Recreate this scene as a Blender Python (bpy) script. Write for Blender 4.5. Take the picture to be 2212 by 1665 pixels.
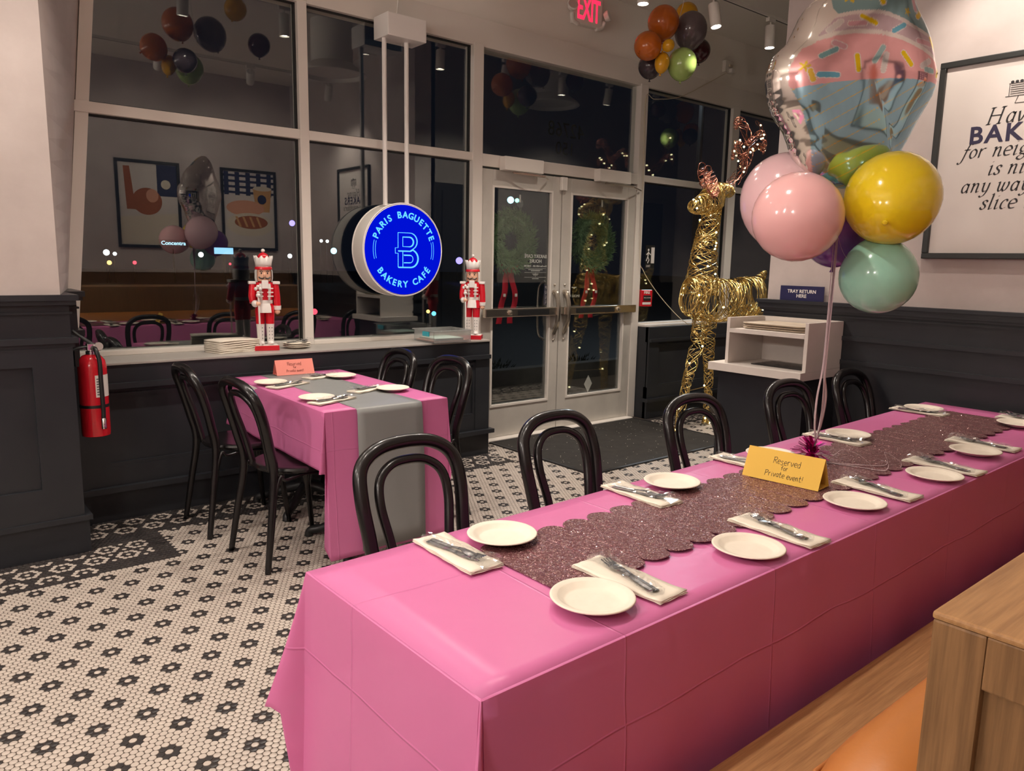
import bpy, bmesh, math, random
import numpy as np
from mathutils import Vector, Matrix
random.seed(7)
for o in list(bpy.data.objects): bpy.data.objects.remove(o)
S = bpy.context.scene
COL = S.collection
R = math.radians
PI = math.pi

# ------------------------------------------------------------------ camera, world, exposure
def setup_camera():
    yaw, pit, rol = 0.692326261, 0.160725145, -0.0195654886
    f = Vector((math.sin(yaw)*math.cos(pit), math.cos(yaw)*math.cos(pit), -math.sin(pit)))
    r = Vector((math.cos(yaw), -math.sin(yaw), 0)); d = f.cross(r)
    c, s = math.cos(rol), math.sin(rol)
    r2 = c*r + s*d; d2 = -s*r + c*d
    cam = bpy.data.cameras.new('camera'); o = bpy.data.objects.new('camera', cam); COL.objects.link(o)
    cam.sensor_width = 36.0; cam.sensor_fit = 'HORIZONTAL'; cam.lens = 1635.77/2212*36
    cam.clip_start = 0.02; cam.clip_end = 400
    m = Matrix((( r2.x, -d2.x, -f.x, 0), (r2.y, -d2.y, -f.y, 0), (r2.z, -d2.z, -f.z, 1.45), (0,0,0,1)))
    o.matrix_world = m
    S.camera = o
setup_camera()
W = bpy.data.worlds.new('night'); S.world = W; W.use_nodes = True
W.node_tree.nodes['Background'].inputs[0].default_value = (0.010, 0.012, 0.020, 1)
W.node_tree.nodes['Background'].inputs[1].default_value = 0.25
S.view_settings.view_transform = 'Standard'; S.view_settings.look = 'None'
S.view_settings.gamma = 1.0; S.view_settings.use_curve_mapping = False
S.view_settings.exposure = 0.74
S.cycles.use_denoising = True
S.cycles.sample_clamp_indirect = 6.0
S.cycles.sample_clamp_direct = 0.0
S.cycles.max_bounces = 7; S.cycles.diffuse_bounces = 4; S.cycles.glossy_bounces = 4; S.cycles.transmission_bounces = 5; S.cycles.transparent_max_bounces = 10
S.cycles.use_adaptive_sampling = True; S.cycles.adaptive_threshold = 0.035
S.cycles.caustics_reflective = False; S.cycles.caustics_refractive = False
SPOT_W = 48.0          # power of every track spot
SPOT_COL = (1.0, 0.89, 0.78)

# ------------------------------------------------------------------ materials
def _n(nt, t, **kw):
    n = nt.nodes.new(t)
    for k, v in kw.items():
        if k in n.inputs: n.inputs[k].default_value = v
        else: setattr(n, k, v)
    return n
def mat(name, col, rough=0.5, metal=0.0, noise=None, col2=None, bump=None, coat=0.0, trans=0.0, ior=1.45,
        emit=None, estr=1.0, sheen=0.0, stretch=(1,1,1), detail=4.0, spec=0.5, translucent=0.0, sss=0.0, alpha=1.0, obj=False, see=0.0):
    m = bpy.data.materials.new(name); m.use_nodes = True; nt = m.node_tree
    b = nt.nodes['Principled BSDF']
    b.inputs['Base Color'].default_value = (*col, 1); b.inputs['Roughness'].default_value = rough
    b.inputs['Metallic'].default_value = metal; b.inputs['IOR'].default_value = ior
    b.inputs['Transmission Weight'].default_value = trans; b.inputs['Coat Weight'].default_value = coat
    b.inputs['Coat Roughness'].default_value = 0.08; b.inputs['Specular IOR Level'].default_value = spec
    b.inputs['Sheen Weight'].default_value = sheen; b.inputs['Alpha'].default_value = alpha
    if sss:
        b.inputs['Subsurface Weight'].default_value = sss; b.inputs['Subsurface Radius'].default_value = (0.03,0.015,0.015)
        b.inputs['Subsurface Scale'].default_value = 0.5
    if emit: b.inputs['Emission Color'].default_value = (*emit, 1); b.inputs['Emission Strength'].default_value = estr
    if noise or bump:
        if obj: src = _n(nt, 'ShaderNodeTexCoord').outputs['Object']
        else: src = _n(nt, 'ShaderNodeNewGeometry').outputs['Position']
        mp = _n(nt, 'ShaderNodeMapping'); mp.inputs['Scale'].default_value = stretch
        nt.links.new(src, mp.inputs['Vector'])
    if noise:
        t = _n(nt, 'ShaderNodeTexNoise', Scale=noise[0], Detail=detail, Roughness=0.6)
        nt.links.new(mp.outputs[0], t.inputs['Vector'])
        cr = _n(nt, 'ShaderNodeValToRGB')
        a, c = noise[1], noise[2]
        cr.color_ramp.elements[0].position = a; cr.color_ramp.elements[1].position = c
        cr.color_ramp.elements[0].color = (*col, 1); cr.color_ramp.elements[1].color = (*(col2 or col), 1)
        nt.links.new(t.outputs['Fac'], cr.inputs[0]); nt.links.new(cr.outputs[0], b.inputs['Base Color'])
    if bump:
        t = _n(nt, 'ShaderNodeTexNoise', Scale=bump[0], Detail=3.0)
        nt.links.new(mp.outputs[0], t.inputs['Vector'])
        bp = _n(nt, 'ShaderNodeBump', Strength=bump[1], Distance=bump[2] if len(bump) > 2 else 0.01)
        nt.links.new(t.outputs['Fac'], bp.inputs['Height']); nt.links.new(bp.outputs[0], b.inputs['Normal'])
    if translucent:
        tr = _n(nt, 'ShaderNodeBsdfTranslucent'); tr.inputs['Color'].default_value = (*col, 1)
        mx = _n(nt, 'ShaderNodeMixShader'); mx.inputs[0].default_value = translucent
        out = nt.nodes['Material Output']
        nt.links.new(b.outputs[0], mx.inputs[1]); nt.links.new(tr.outputs[0], mx.inputs[2]); nt.links.new(mx.outputs[0], out.inputs[0])
        if see:
            tp = _n(nt, 'ShaderNodeBsdfTransparent'); tp.inputs[0].default_value = (*[c**0.4 for c in col], 1)
            m2 = _n(nt, 'ShaderNodeMixShader'); m2.inputs[0].default_value = see
            nt.links.new(mx.outputs[0], m2.inputs[1]); nt.links.new(tp.outputs[0], m2.inputs[2]); nt.links.new(m2.outputs[0], out.inputs[0])
    return m
def glass_mat(name, ior=1.5, tint=(1,1,1), rough=0.0):
    m = bpy.data.materials.new(name); m.use_nodes = True; nt = m.node_tree
    nt.nodes.remove(nt.nodes['Principled BSDF'])
    g = _n(nt, 'ShaderNodeBsdfGlass', IOR=ior, Roughness=rough); g.inputs['Color'].default_value = (*tint, 1)
    nt.links.new(g.outputs[0], nt.nodes['Material Output'].inputs[0]); return m
def film_mat(name, fac=0.25, rough=0.12, tint=(1,1,1)):
    m = bpy.data.materials.new(name); m.use_nodes = True; nt = m.node_tree
    nt.nodes.remove(nt.nodes['Principled BSDF'])
    t = _n(nt, 'ShaderNodeBsdfTransparent'); t.inputs[0].default_value = (*tint, 1)
    g = _n(nt, 'ShaderNodeBsdfGlossy', Roughness=rough); g.inputs[0].default_value = (0.9,0.9,0.9,1)
    mx = _n(nt, 'ShaderNodeMixShader'); mx.inputs[0].default_value = fac
    nt.links.new(t.outputs[0], mx.inputs[1]); nt.links.new(g.outputs[0], mx.inputs[2]); nt.links.new(mx.outputs[0], nt.nodes['Material Output'].inputs[0]); return m
def emis(name, col, s, sample=False):
    m = bpy.data.materials.new(name); m.use_nodes = True; nt = m.node_tree
    nt.nodes.remove(nt.nodes['Principled BSDF'])
    e = _n(nt, 'ShaderNodeEmission', Strength=s); e.inputs[0].default_value = (*col, 1)
    nt.links.new(e.outputs[0], nt.nodes['Material Output'].inputs[0])
    if not sample: m.cycles.emission_sampling = 'NONE'
    return m

MT = {}
MT['plaster'] = mat('plaster', (0.46,0.395,0.37), 0.75, noise=(3.5,0.3,0.72), col2=(0.55,0.48,0.455), bump=(14,0.12,0.01), detail=8)
MT['upper'] = mat('upper_wall_paint', (0.84,0.79,0.72), 0.7, bump=(60,0.03))
MT['ceiling'] = mat('ceiling_paint', (0.78,0.74,0.68), 0.8, bump=(80,0.03))
MT['dark'] = mat('dark_panel_paint', (0.019,0.021,0.026), 0.34, noise=(6,0.3,0.8), col2=(0.025,0.027,0.031))
MT['alu'] = mat('painted_aluminium', (0.74,0.69,0.63), 0.45)
MT['hall'] = mat('hall_paint', (0.24,0.215,0.20), 0.7)
MT['sill'] = mat('sill_laminate', (0.38,0.355,0.325), 0.4)
MT['doormetal'] = mat('door_aluminium', (0.62,0.585,0.53), 0.4, metal=0.2, noise=(5,0.35,0.75), col2=(0.55,0.52,0.47))
MT['steel'] = mat('brushed_steel', (0.62,0.56,0.48), 0.28, metal=1.0)
MT['chrome'] = mat('chrome', (0.8,0.8,0.8), 0.1, metal=1.0)
MT['blackmetal'] = mat('black_metal', (0.015,0.015,0.016), 0.4)
def pane_mat(name, ior, tint):
    m = bpy.data.materials.new(name); m.use_nodes = True; nt = m.node_tree
    nt.nodes.remove(nt.nodes['Principled BSDF'])
    t = _n(nt, 'ShaderNodeBsdfTransparent'); t.inputs[0].default_value = (*tint, 1)
    g = _n(nt, 'ShaderNodeBsdfGlossy', Roughness=0.0); g.inputs[0].default_value = (0.95,0.97,0.95,1)
    lw = _n(nt, 'ShaderNodeLayerWeight', Blend=0.5)
    pw = _n(nt, 'ShaderNodeMath', operation='POWER'); pw.inputs[1].default_value = 5.0; nt.links.new(lw.outputs['Facing'], pw.inputs[0])
    ma = _n(nt, 'ShaderNodeMath', operation='MULTIPLY_ADD'); ma.inputs[1].default_value = 0.9; ma.inputs[2].default_value = ior; nt.links.new(pw.outputs[0], ma.inputs[0])
    mx = _n(nt, 'ShaderNodeMixShader'); nt.links.new(ma.outputs[0], mx.inputs[0])
    nt.links.new(t.outputs[0], mx.inputs[1]); nt.links.new(g.outputs[0], mx.inputs[2]); nt.links.new(mx.outputs[0], nt.nodes['Material Output'].inputs[0]); return m
MT['pane'] = pane_mat('pane_glass', 0.105, (0.93,0.95,0.94))
MT['grout'] = mat('dark_grout', (0.075,0.055,0.042), 0.9, noise=(30,0.3,0.8), col2=(0.06,0.048,0.04))
MT['tilew'] = mat('cream_tile', (0.50,0.44,0.385), 0.32, noise=(9,0.35,0.7), col2=(0.465,0.405,0.355))
MT['tileb'] = mat('black_tile', (0.030,0.026,0.027), 0.38, noise=(9,0.35,0.7), col2=(0.042,0.036,0.034))
MT['chair'] = mat('black_lacquer', (0.006,0.005,0.0055), 0.27, coat=0.15)
def crease(m, sx, sy, sz, amt):
    nt = m.node_tree; b = nt.nodes['Principled BSDF']
    g = _n(nt,'ShaderNodeNewGeometry'); nz = _n(nt,'ShaderNodeTexNoise',Scale=3.0,Detail=2.0); nt.links.new(g.outputs['Position'],nz.inputs['Vector'])
    v = _n(nt,'ShaderNodeVectorMath',operation='MULTIPLY_ADD'); v.inputs[1].default_value = (0.035,0.035,0.035); nt.links.new(nz.outputs['Color'],v.inputs[0]); nt.links.new(g.outputs['Position'],v.inputs[2])
    sp = _n(nt,'ShaderNodeSeparateXYZ'); nt.links.new(v.outputs[0],sp.inputs[0])
    tot = None
    for k,d in ((0,sx),(1,sy),(2,sz)):
        pp = _n(nt,'ShaderNodeMath',operation='PINGPONG'); pp.inputs[1].default_value = d; nt.links.new(sp.outputs[k],pp.inputs[0])
        mr = _n(nt,'ShaderNodeMapRange'); mr.interpolation_type = 'SMOOTHSTEP'; mr.inputs['From Min'].default_value = 0.0; mr.inputs['From Max'].default_value = 0.0042; mr.inputs['To Min'].default_value = 1.0; mr.inputs['To Max'].default_value = 0.0
        nt.links.new(pp.outputs[0],mr.inputs['Value'])
        if tot is None: tot = mr.outputs[0]
        else:
            a = _n(nt,'ShaderNodeMath',operation='MAXIMUM'); nt.links.new(tot,a.inputs[0]); nt.links.new(mr.outputs[0],a.inputs[1]); tot = a.outputs[0]
    bp = _n(nt,'ShaderNodeBump',Strength=amt,Distance=0.004); nt.links.new(tot,bp.inputs['Height'])
    old = b.inputs['Normal'].links[0].from_socket if b.inputs['Normal'].links else None
    if old: nt.links.new(old,bp.inputs['Normal'])
    nt.links.new(bp.outputs[0],b.inputs['Normal'])
MT['cloth'] = mat('pink_plastic', (0.84,0.27,0.55), 0.34, bump=(7,0.16,0.02), translucent=0.20, spec=0.55, see=0.24)
crease(MT['cloth'], 0.26, 0.22, 0.297, 0.4)
MT['greycloth'] = mat('grey_plastic', (0.27,0.28,0.275), 0.42, bump=(7,0.12,0.02), translucent=0.12)
MT['plate'] = mat('bagasse_plate', (0.78,0.71,0.60), 0.6, noise=(40,0.3,0.7), col2=(0.74,0.67,0.56), obj=True)
MT['napkin'] = mat('paper_napkin', (0.77,0.70,0.59), 0.9, bump=(160,0.12,0.004))
MT['cutlery'] = mat('grey_plastic_cutlery', (0.10,0.105,0.11), 0.22)
MT['wrap'] = film_mat('clear_wrap', 0.17, 0.10)
MT['yellowcard'] = mat('yellow_card', (0.74,0.46,0.075), 0.7)
MT['salmoncard'] = mat('salmon_card', (0.75,0.25,0.20), 0.7)
MT['ink'] = mat('ink', (0.02,0.018,0.02), 0.6)
MT['inkred'] = mat('brown_ink', (0.16,0.03,0.025), 0.6)
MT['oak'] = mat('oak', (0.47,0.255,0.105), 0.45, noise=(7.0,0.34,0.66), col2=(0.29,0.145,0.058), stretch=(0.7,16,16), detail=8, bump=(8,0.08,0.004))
MT['oak_shaded'] = mat('oak_upright_shaded', (0.27,0.142,0.058), 0.45, noise=(7.0,0.34,0.66), col2=(0.155,0.08,0.032), stretch=(16,16,0.7), detail=8)  # same oak darkened for the divider's sides, their shade put into the colour
MT['leather'] = mat('tan_leather', (0.43,0.155,0.035), 0.42, bump=(70,0.10,0.004))
MT['white'] = mat('white_plastic', (0.76,0.72,0.66), 0.4)
MT['whitepaint'] = mat('white_gloss_paint', (0.80,0.76,0.72), 0.3)
MT['marble'] = mat('white_laminate', (0.66,0.60,0.55), 0.4, noise=(4,0.4,0.8), col2=(0.58,0.525,0.485), detail=8)
MT['tray'] = mat('cream_tray', (0.55,0.46,0.36), 0.4)
MT['red'] = mat('red_gloss', (0.62,0.012,0.025), 0.22, coat=0.4)
MT['skin'] = mat('painted_skin', (0.80,0.47,0.32), 0.35)
MT['navy'] = mat('navy_plate', (0.018,0.018,0.075), 0.4)
MT['paper'] = mat('poster_paper', (0.66,0.60,0.565), 0.55, noise=(2,0.35,0.7), col2=(0.63,0.57,0.53))
MT['posternavy'] = mat('poster_navy_ink', (0.028,0.022,0.06), 0.6)
MT['frameblack'] = mat('black_frame', (0.018,0.019,0.018), 0.35)
MT['gold'] = mat('gold_wire', (1.0,0.80,0.36), 0.2, metal=1.0, noise=(30,0.3,0.7), col2=(0.85,0.60,0.20))
MT['copper'] = mat('copper_wire', (0.30,0.09,0.07), 0.25, metal=1.0, noise=(60,0.4,0.62), col2=(0.80,0.38,0.26))
MT['led'] = emis('led_glow', (1.0,0.90,0.50), 4.0)
MT['mat'] = mat('door_mat_pile', (0.020,0.018,0.016), 0.95, noise=(12,0.3,0.8), col2=(0.034,0.030,0.026), bump=(300,0.5,0.01))
MT['crumb'] = mat('crumb', (0.6,0.55,0.48), 0.8)
MT['cord'] = mat('clear_cord', (0.55,0.47,0.33), 0.5)
MT['needle'] = mat('pine_needle', (0.07,0.15,0.06), 0.6, noise=(14,0.3,0.7), col2=(0.17,0.27,0.12))
MT['ribbonred'] = mat('red_ribbon', (0.60,0.012,0.035), 0.45, translucent=0.2)
MT['bluelight'] = emis('sign_blue', (0.0,0.004,0.50), 0.8, True)
MT['cyanlight'] = emis('sign_cyan', (0.10,0.46,1.0), 1.0)
MT['exitlight'] = emis('exit_red', (1.0,0.015,0.05), 1.6)
MT['flake'] = mat('rose_flake', (0.95,0.62,0.56), 0.12, metal=0.9)
MT['magenta'] = mat('magenta_foil', (0.62,0.012,0.30), 0.2, metal=0.9)
MT['ribbon'] = mat('lavender_ribbon', (0.66,0.52,0.55), 0.3, translucent=0.3)
MT['clearbox'] = mat('clear_plastic_box', (0.82,0.84,0.82), 0.18, trans=0.75, ior=1.15, alpha=0.75)
MT['aqua'] = mat('aqua_latch', (0.05,0.42,0.50), 0.3)
MT['salmonpaper'] = mat('salmon_paper', (0.80,0.36,0.26), 0.7)
MT['mintpaper'] = mat('mint_paper', (0.55,0.70,0.62), 0.7)
MT['asphalt'] = mat('night_asphalt', (0.02,0.021,0.024), 0.7, noise=(3,0.3,0.8), col2=(0.03,0.03,0.032))
MT['paver'] = mat('outside_paver', (0.12,0.11,0.10), 0.8)
MT['concrete'] = mat('concrete', (0.16,0.15,0.14), 0.9, noise=(5,0.3,0.7), col2=(0.12,0.11,0.10))
MT['shrub'] = mat('dark_shrub', (0.02,0.028,0.016), 0.8)
MT['brownwood'] = mat('brown_wainscot', (0.14,0.075,0.035), 0.5, noise=(4,0.3,0.7), col2=(0.10,0.05,0.024), stretch=(12,12,1))

# ------------------------------------------------------------------ mesh helpers
class MB:
    def __init__(s): s.v = []; s.f = []
    def add(s, vs, fs):
        b = len(s.v); s.v += [tuple(p) for p in vs]; s.f += [tuple(i+b for i in f) for f in fs]; return s
    def box(s, x0, x1, y0, y1, z0, z1, bev=0.0):
        if bev <= 0:
            return s.add([(x0,y0,z0),(x1,y0,z0),(x1,y1,z0),(x0,y1,z0),(x0,y0,z1),(x1,y0,z1),(x1,y1,z1),(x0,y1,z1)],
                         [(0,3,2,1),(4,5,6,7),(0,1,5,4),(1,2,6,5),(2,3,7,6),(3,0,4,7)])
        bm = bmesh.new(); r = bmesh.ops.create_cube(bm, size=1.0)
        for v in bm.verts: v.co = Vector(((x0+x1)/2+v.co.x*(x1-x0), (y0+y1)/2+v.co.y*(y1-y0), (z0+z1)/2+v.co.z*(z1-z0)))
        bmesh.ops.bevel(bm, geom=list(bm.edges), offset=bev, segments=2, affect='EDGES', profile=0.6)
        s.bm(bm); return s
    def bm(s, bm):
        bm.verts.index_update(); s.add([v.co for v in bm.verts], [[v.index for v in f.verts] for f in bm.faces]); bm.free(); return s
    def tube(s, pts, rad, n=8, closed=False, cap=True, flat=1.0):
        pts = [Vector(p) for p in pts]; N = len(pts)
        if not hasattr(rad, '__len__'): rad = [rad]*N
        T = []
        for i in range(N):
            a = pts[(i-1) % N] if (closed or i > 0) else pts[i]
            b = pts[(i+1) % N] if (closed or i < N-1) else pts[i]
            t = (b-a); T.append(t.normalized() if t.length > 1e-9 else Vector((0,0,1)))
        u = T[0].orthogonal().normalized()
        vs = []
        for i in range(N):
            u = (u - T[i]*u.dot(T[i]))
            u = u.normalized() if u.length > 1e-6 else T[i].orthogonal().normalized()
            w = T[i].cross(u)
            for k in range(n):
                a = 2*PI*k/n; vs.append(pts[i] + u*(math.cos(a)*rad[i]) + w*(math.sin(a)*rad[i]*flat))
        fs = []
        M = N if closed else N-1
        for i in range(M):
            j = (i+1) % N
            for k in range(n): fs.append((i*n+k, i*n+(k+1) % n, j*n+(k+1) % n, j*n+k))
        if cap and not closed: fs.append(tuple(range(n-1, -1, -1))); fs.append(tuple((N-1)*n+k for k in range(n)))
        return s.add(vs, fs)
    def lathe(s, prof, n=24, c=(0,0,0), sx=1.0, sy=1.0, a0=0.0, a1=2*PI):
        full = abs(a1-a0-2*PI) < 1e-6; m = n if full else n+1
        vs = []
        for (r, z) in prof:
            for k in range(m):
                a = a0+(a1-a0)*k/n; vs.append((c[0]+r*math.cos(a)*sx, c[1]+r*math.sin(a)*sy, c[2]+z))
        fs = []
        for i in range(len(prof)-1):
            for k in range(n):
                k2 = (k+1) % m
                fs.append((i*m+k, i*m+k2, (i+1)*m+k2, (i+1)*m+k))
        if full:
            if prof[0][0] > 1e-6: fs.append(tuple(range(m-1, -1, -1)))
            if prof[-1][0] > 1e-6: fs.append(tuple((len(prof)-1)*m+k for k in range(m)))
        return s.add(vs, fs)
    def prism(s, poly, h0, h1, ax='z'):
        def P(p, h): return (p[0],p[1],h) if ax == 'z' else ((p[0],h,p[1]) if ax == 'y' else (h,p[0],p[1]))
        n = len(poly); vs = [P(p,h0) for p in poly]+[P(p,h1) for p in poly]
        fs = [tuple(range(n-1,-1,-1)), tuple(range(n,2*n))]+[(i,(i+1)%n,n+(i+1)%n,n+i) for i in range(n)]
        return s.add(vs, fs)
    def sphere(s, c, rx, ry=None, rz=None, n=16, m=10):
        ry = ry or rx; rz = rz or rx
        prof = [(max(1e-7,math.sin(PI*i/m)), -math.cos(PI*i/m)) for i in range(m+1)]
        b = MB().lathe(prof, n)
        return s.add([(c[0]+x*rx, c[1]+y*ry, c[2]+z*rz) for x,y,z in b.v], b.f)
    def grid(s, P):
        h, w = len(P), len(P[0]); return s.add([p for r in P for p in r], [(i*w+j, i*w+j+1, (i+1)*w+j+1, (i+1)*w+j) for i in range(h-1) for j in range(w-1)])
    def xf(s, M):
        s.v = [tuple(M @ Vector(p)) for p in s.v]; return s
    def join(s, o): return s.add(o.v, o.f)
    def build(s, name, m, parent=None, smooth=False, loc=None, rot=None, mode='auto'):
        me = bpy.data.meshes.new(name); me.from_pydata(s.v, [], s.f); me.validate(); 
        bm = bmesh.new(); bm.from_mesh(me); bmesh.ops.recalc_face_normals(bm, faces=bm.faces); bm.to_mesh(me); bm.free()
        me.materials.append(MT[m] if isinstance(m, str) else m)
        o = bpy.data.objects.new(name, me); COL.objects.link(o)
        if parent is not None: o.parent = parent
        if loc is not None: o.location = loc
        if rot is not None: o.rotation_euler = rot
        if smooth:
            me.polygons.foreach_set('use_smooth', [True]*len(me.polygons))
            if smooth != 'full': me.set_sharp_from_angle(angle=R(40))
        return o
def cat_spline(P, k=6, closed=False):
    P = [Vector(p) for p in P]; N = len(P); out = []
    for i in range(N if closed else N-1):
        if closed: a,b,c,d = P[(i-1)%N],P[i],P[(i+1)%N],P[(i+2)%N]
        else: a,b,c,d = P[max(0,i-1)],P[i],P[i+1],P[min(N-1,i+2)]
        for j in range(k):
            t = j/k
            out.append(0.5*((2*b)+(c-a)*t+(2*a-5*b+4*c-d)*t*t+(3*b-a-3*c+d)*t**3))
    if not closed: out.append(P[-1])
    return out
def tag(o, label=None, cat=None, group=None, kind=None):
    if label: o['label'] = label
    if cat: o['category'] = cat
    if group: o['group'] = group
    if kind: o['kind'] = kind
    return o
def thing(name, label, cat, loc=(0,0,0), rotz=0.0, group=None, kind=None):
    o = bpy.data.objects.new(name, None); COL.objects.link(o); o.location = loc; o.rotation_euler = (0,0,rotz)
    o.empty_display_size = 0.1
    return tag(o, label, cat, group, kind)
def struct(name, mb, m, label, cat='wall', smooth=False):
    o = mb.build(name, m, smooth=smooth); return tag(o, label, cat, kind='structure')
def children(o): return [c for c in bpy.data.objects if c.parent is o]
def copy_tree(o, parent=None, loc=None, rotz=None, label=None):
    c = o.copy(); COL.objects.link(c); c.parent = parent
    if loc is not None: c.location = loc
    if rotz is not None: c.rotation_euler = (0,0,rotz)
    if label: c['label'] = label
    for ch in children(o): copy_tree(ch, c)
    return c
def text_mesh(body, size=0.1, extrude=0.002, shear=0.0, align='CENTER', bold=0.0, spacing=1.0, res=3):
    cu = bpy.data.curves.new('t', 'FONT'); cu.body = body; cu.size = size; cu.extrude = extrude; cu.shear = shear
    cu.align_x = align; cu.align_y = 'CENTER'; cu.offset = bold; cu.space_character = spacing; cu.resolution_u = res
    o = bpy.data.objects.new('t', cu); COL.objects.link(o)
    dg = bpy.context.evaluated_depsgraph_get(); me = bpy.data.meshes.new_from_object(o.evaluated_get(dg))
    bpy.data.objects.remove(o); bpy.data.curves.remove(cu)
    return me
def text(name, body, size, m, parent, loc, rot, **kw):
    me = text_mesh(body, size, **kw); me.materials.clear(); me.materials.append(MT[m] if isinstance(m,str) else m)
    me.name = name; o = bpy.data.objects.new(name, me); COL.objects.link(o); o.parent = parent; o.location = loc; o.rotation_euler = rot
    return o
FRONT = (PI/2, 0, 0)          # text upright, read looking along +Y
EAST = (PI/2, 0, -PI/2)       # text upright, read looking along +X
OUT = (PI/2, 0, PI)           # text upright, read from outside (mirrored from inside)

# ------------------------------------------------------------------ floor with its tiles
PITCH = 0.0235; ROW = PITCH*math.sqrt(3)/2; OX, OY = 0.325, 3.549
def hexdist(q, r): return max(abs(q), abs(r), abs(q+r))
def motif(q, r):
    best = 99
    q0, r0 = round(q/6)*6, round(r/6)*6
    for a in (-6,0,6):
        for b in (-6,0,6):
            best = min(best, hexdist(q-q0-a, r-r0-b))
    return best
def band_y(x, y, yw): return yw-y
def tile_colour(q, r, x, y):
    d = motif(q, r)
    # corner piece beside the pilaster
    if 0.66 < x < 1.02 and 3.742 < y < 4.19:
        if x < 0.93 and 3.865 < y < 4.10: return d % 2 == 0
        return False
    b = None
    if x < 0.66: b = 4.066-y
    elif x < 3.50 and y > 4.165: b = 4.50-y
    elif x > 5.45: b = min(4.645-y, 9)
    if x > 3.3 and y < 3.4:      # band round the tray station
        bx = 3.96-x; by = y-2.80
        e = max(bx, by)
        b2 = e if e > 0 else 0.0
        b = b2 if b is None else min(b, b2)
    if b is not None and b < 0.335:
        if b < 0.045 or b > 0.295: return False
        return d in (0, 2)
    return d != 1
def build_floor():
    fl = struct('floor', MB().box(-4.2, 8.8, -0.55, 4.95, -0.06, -0.0022), 'grout', 'mosaic floor of round cream and black tiles in dark grout', 'floor')
    inst = []; white = []; black = []
    q0 = int((-0.35-OX)/PITCH); 
    rmin, rmax = int((0.0-OY)/ROW), int((4.70-OY)/ROW)
    for r in range(rmin, rmax+1):
        y = OY+r*ROW
        for k in range(int((-1.7-OX)/PITCH), int((7.2-OX)/PITCH)+1):
            x = OX+(k+0.5*(r & 1))*PITCH
            if x < 0.67 and y > 4.06: continue
            if 0.67 <= x < 3.5 and y > 4.49: continue
            if 3.69 < x < 5.44 and 3.57 < y: continue
            if x > 5.42 and y > 4.64: continue
            if y > 4.72: continue
            if x > 3.97 and y < 2.78: continue
            if y < 1.75 and x > 0.75: continue
            if x > 6.3: continue
            if x < -1.6: continue
            qq = k-((r-(r & 1))//2)
            col = tile_colour(qq, r, x, y)
            (white if col else black).append((x, y))
    def disc(n, rr, h=0.0022):
        vs = []; 
        for (ra, z) in ((rr, -h), (rr, -0.0006), (rr*0.93, 0.0)):
            for i in range(n): a = 2*PI*(i+0.5)/n; vs.append((ra*math.cos(a), ra*math.sin(a), z))
        fs = []
        for j in range(2):
            for i in range(n): fs.append((j*n+i, j*n+(i+1) % n, (j+1)*n+(i+1) % n, (j+1)*n+i))
        fs.append(tuple(2*n+i for i in range(n)))
        return vs, fs
    # the 300 nearest tiles in view, one object each
    near = sorted([(p, 'w') for p in white if 0.12 < p[0] < 0.80 and p[1] > 2.05]+[(p, 'b') for p in black if 0.12 < p[0] < 0.80 and p[1] > 2.05],
                  key=lambda t: (t[0][0]-0.42)**2*0.6+(t[0][1]-2.2)**2)[:300]
    nset = set(t[0] for t in near)
    proto = {}
    for c in 'wb':
        vs, fs = disc(12, 0.01115); me = bpy.data.meshes.new('tile'); me.from_pydata(vs, [], fs); me.materials.append(MT['tilew' if c == 'w' else 'tileb']); proto[c] = me
    for (p, c) in near:
        o = bpy.data.objects.new('tile', proto[c]); COL.objects.link(o); o.parent = fl; o.location = (p[0], p[1], 0.0)
    vs, fs = disc(10, 0.01115); V = np.array(vs); nv = len(vs)
    for nm, L, m in (('cream_tile', white, 'tilew'), ('black_tile', black, 'tileb')):
        L = np.array([p for p in L if p not in nset])
        A = (V[None,:,:]+np.concatenate([L, np.zeros((len(L),1))], 1)[:,None,:]).reshape(-1,3)
        me = bpy.data.meshes.new(nm)
        lens = np.array([len(f) for f in fs]); flat = np.array([i for f in fs for i in f])
        loops = (flat[None,:]+(np.arange(len(L))*nv)[:,None]).reshape(-1)
        tot = np.tile(lens, len(L)); start = np.concatenate([[0], np.cumsum(tot)[:-1]])
        me.vertices.add(len(A)); me.vertices.foreach_set('co', A.astype(np.float32).reshape(-1))
        me.loops.add(len(loops)); me.loops.foreach_set('vertex_index', loops.astype(np.int32))
        me.polygons.add(len(tot)); me.polygons.foreach_set('loop_start', start.astype(np.int32))
        me.update(calc_edges=True); me.validate()
        me.materials.append(MT[m]); o = bpy.data.objects.new(nm, me); COL.objects.link(o); o.parent = fl; o['kind'] = 'stuff'
    return fl
FLOOR = build_floor()

# ------------------------------------------------------------------ walls and ceiling
CEIL = 3.70
struct('ceiling', MB().box(-4.2, 8.8, -0.55, 5.05, CEIL, CEIL+0.1), 'ceiling', 'plain grey ceiling over the cafe', 'ceiling')
# upper wall above the storefront
struct('wall_window', MB().box(-4.2, 8.8, 4.83, 5.0, 3.24, CEIL), 'upper', 'pale painted wall band above the storefront windows')
struct('trim_1', MB().box(0.6, 8.8, 4.80, 5.0, 3.06, 3.24), 'alu', 'pale metal header over the storefront', 'trim')
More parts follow.
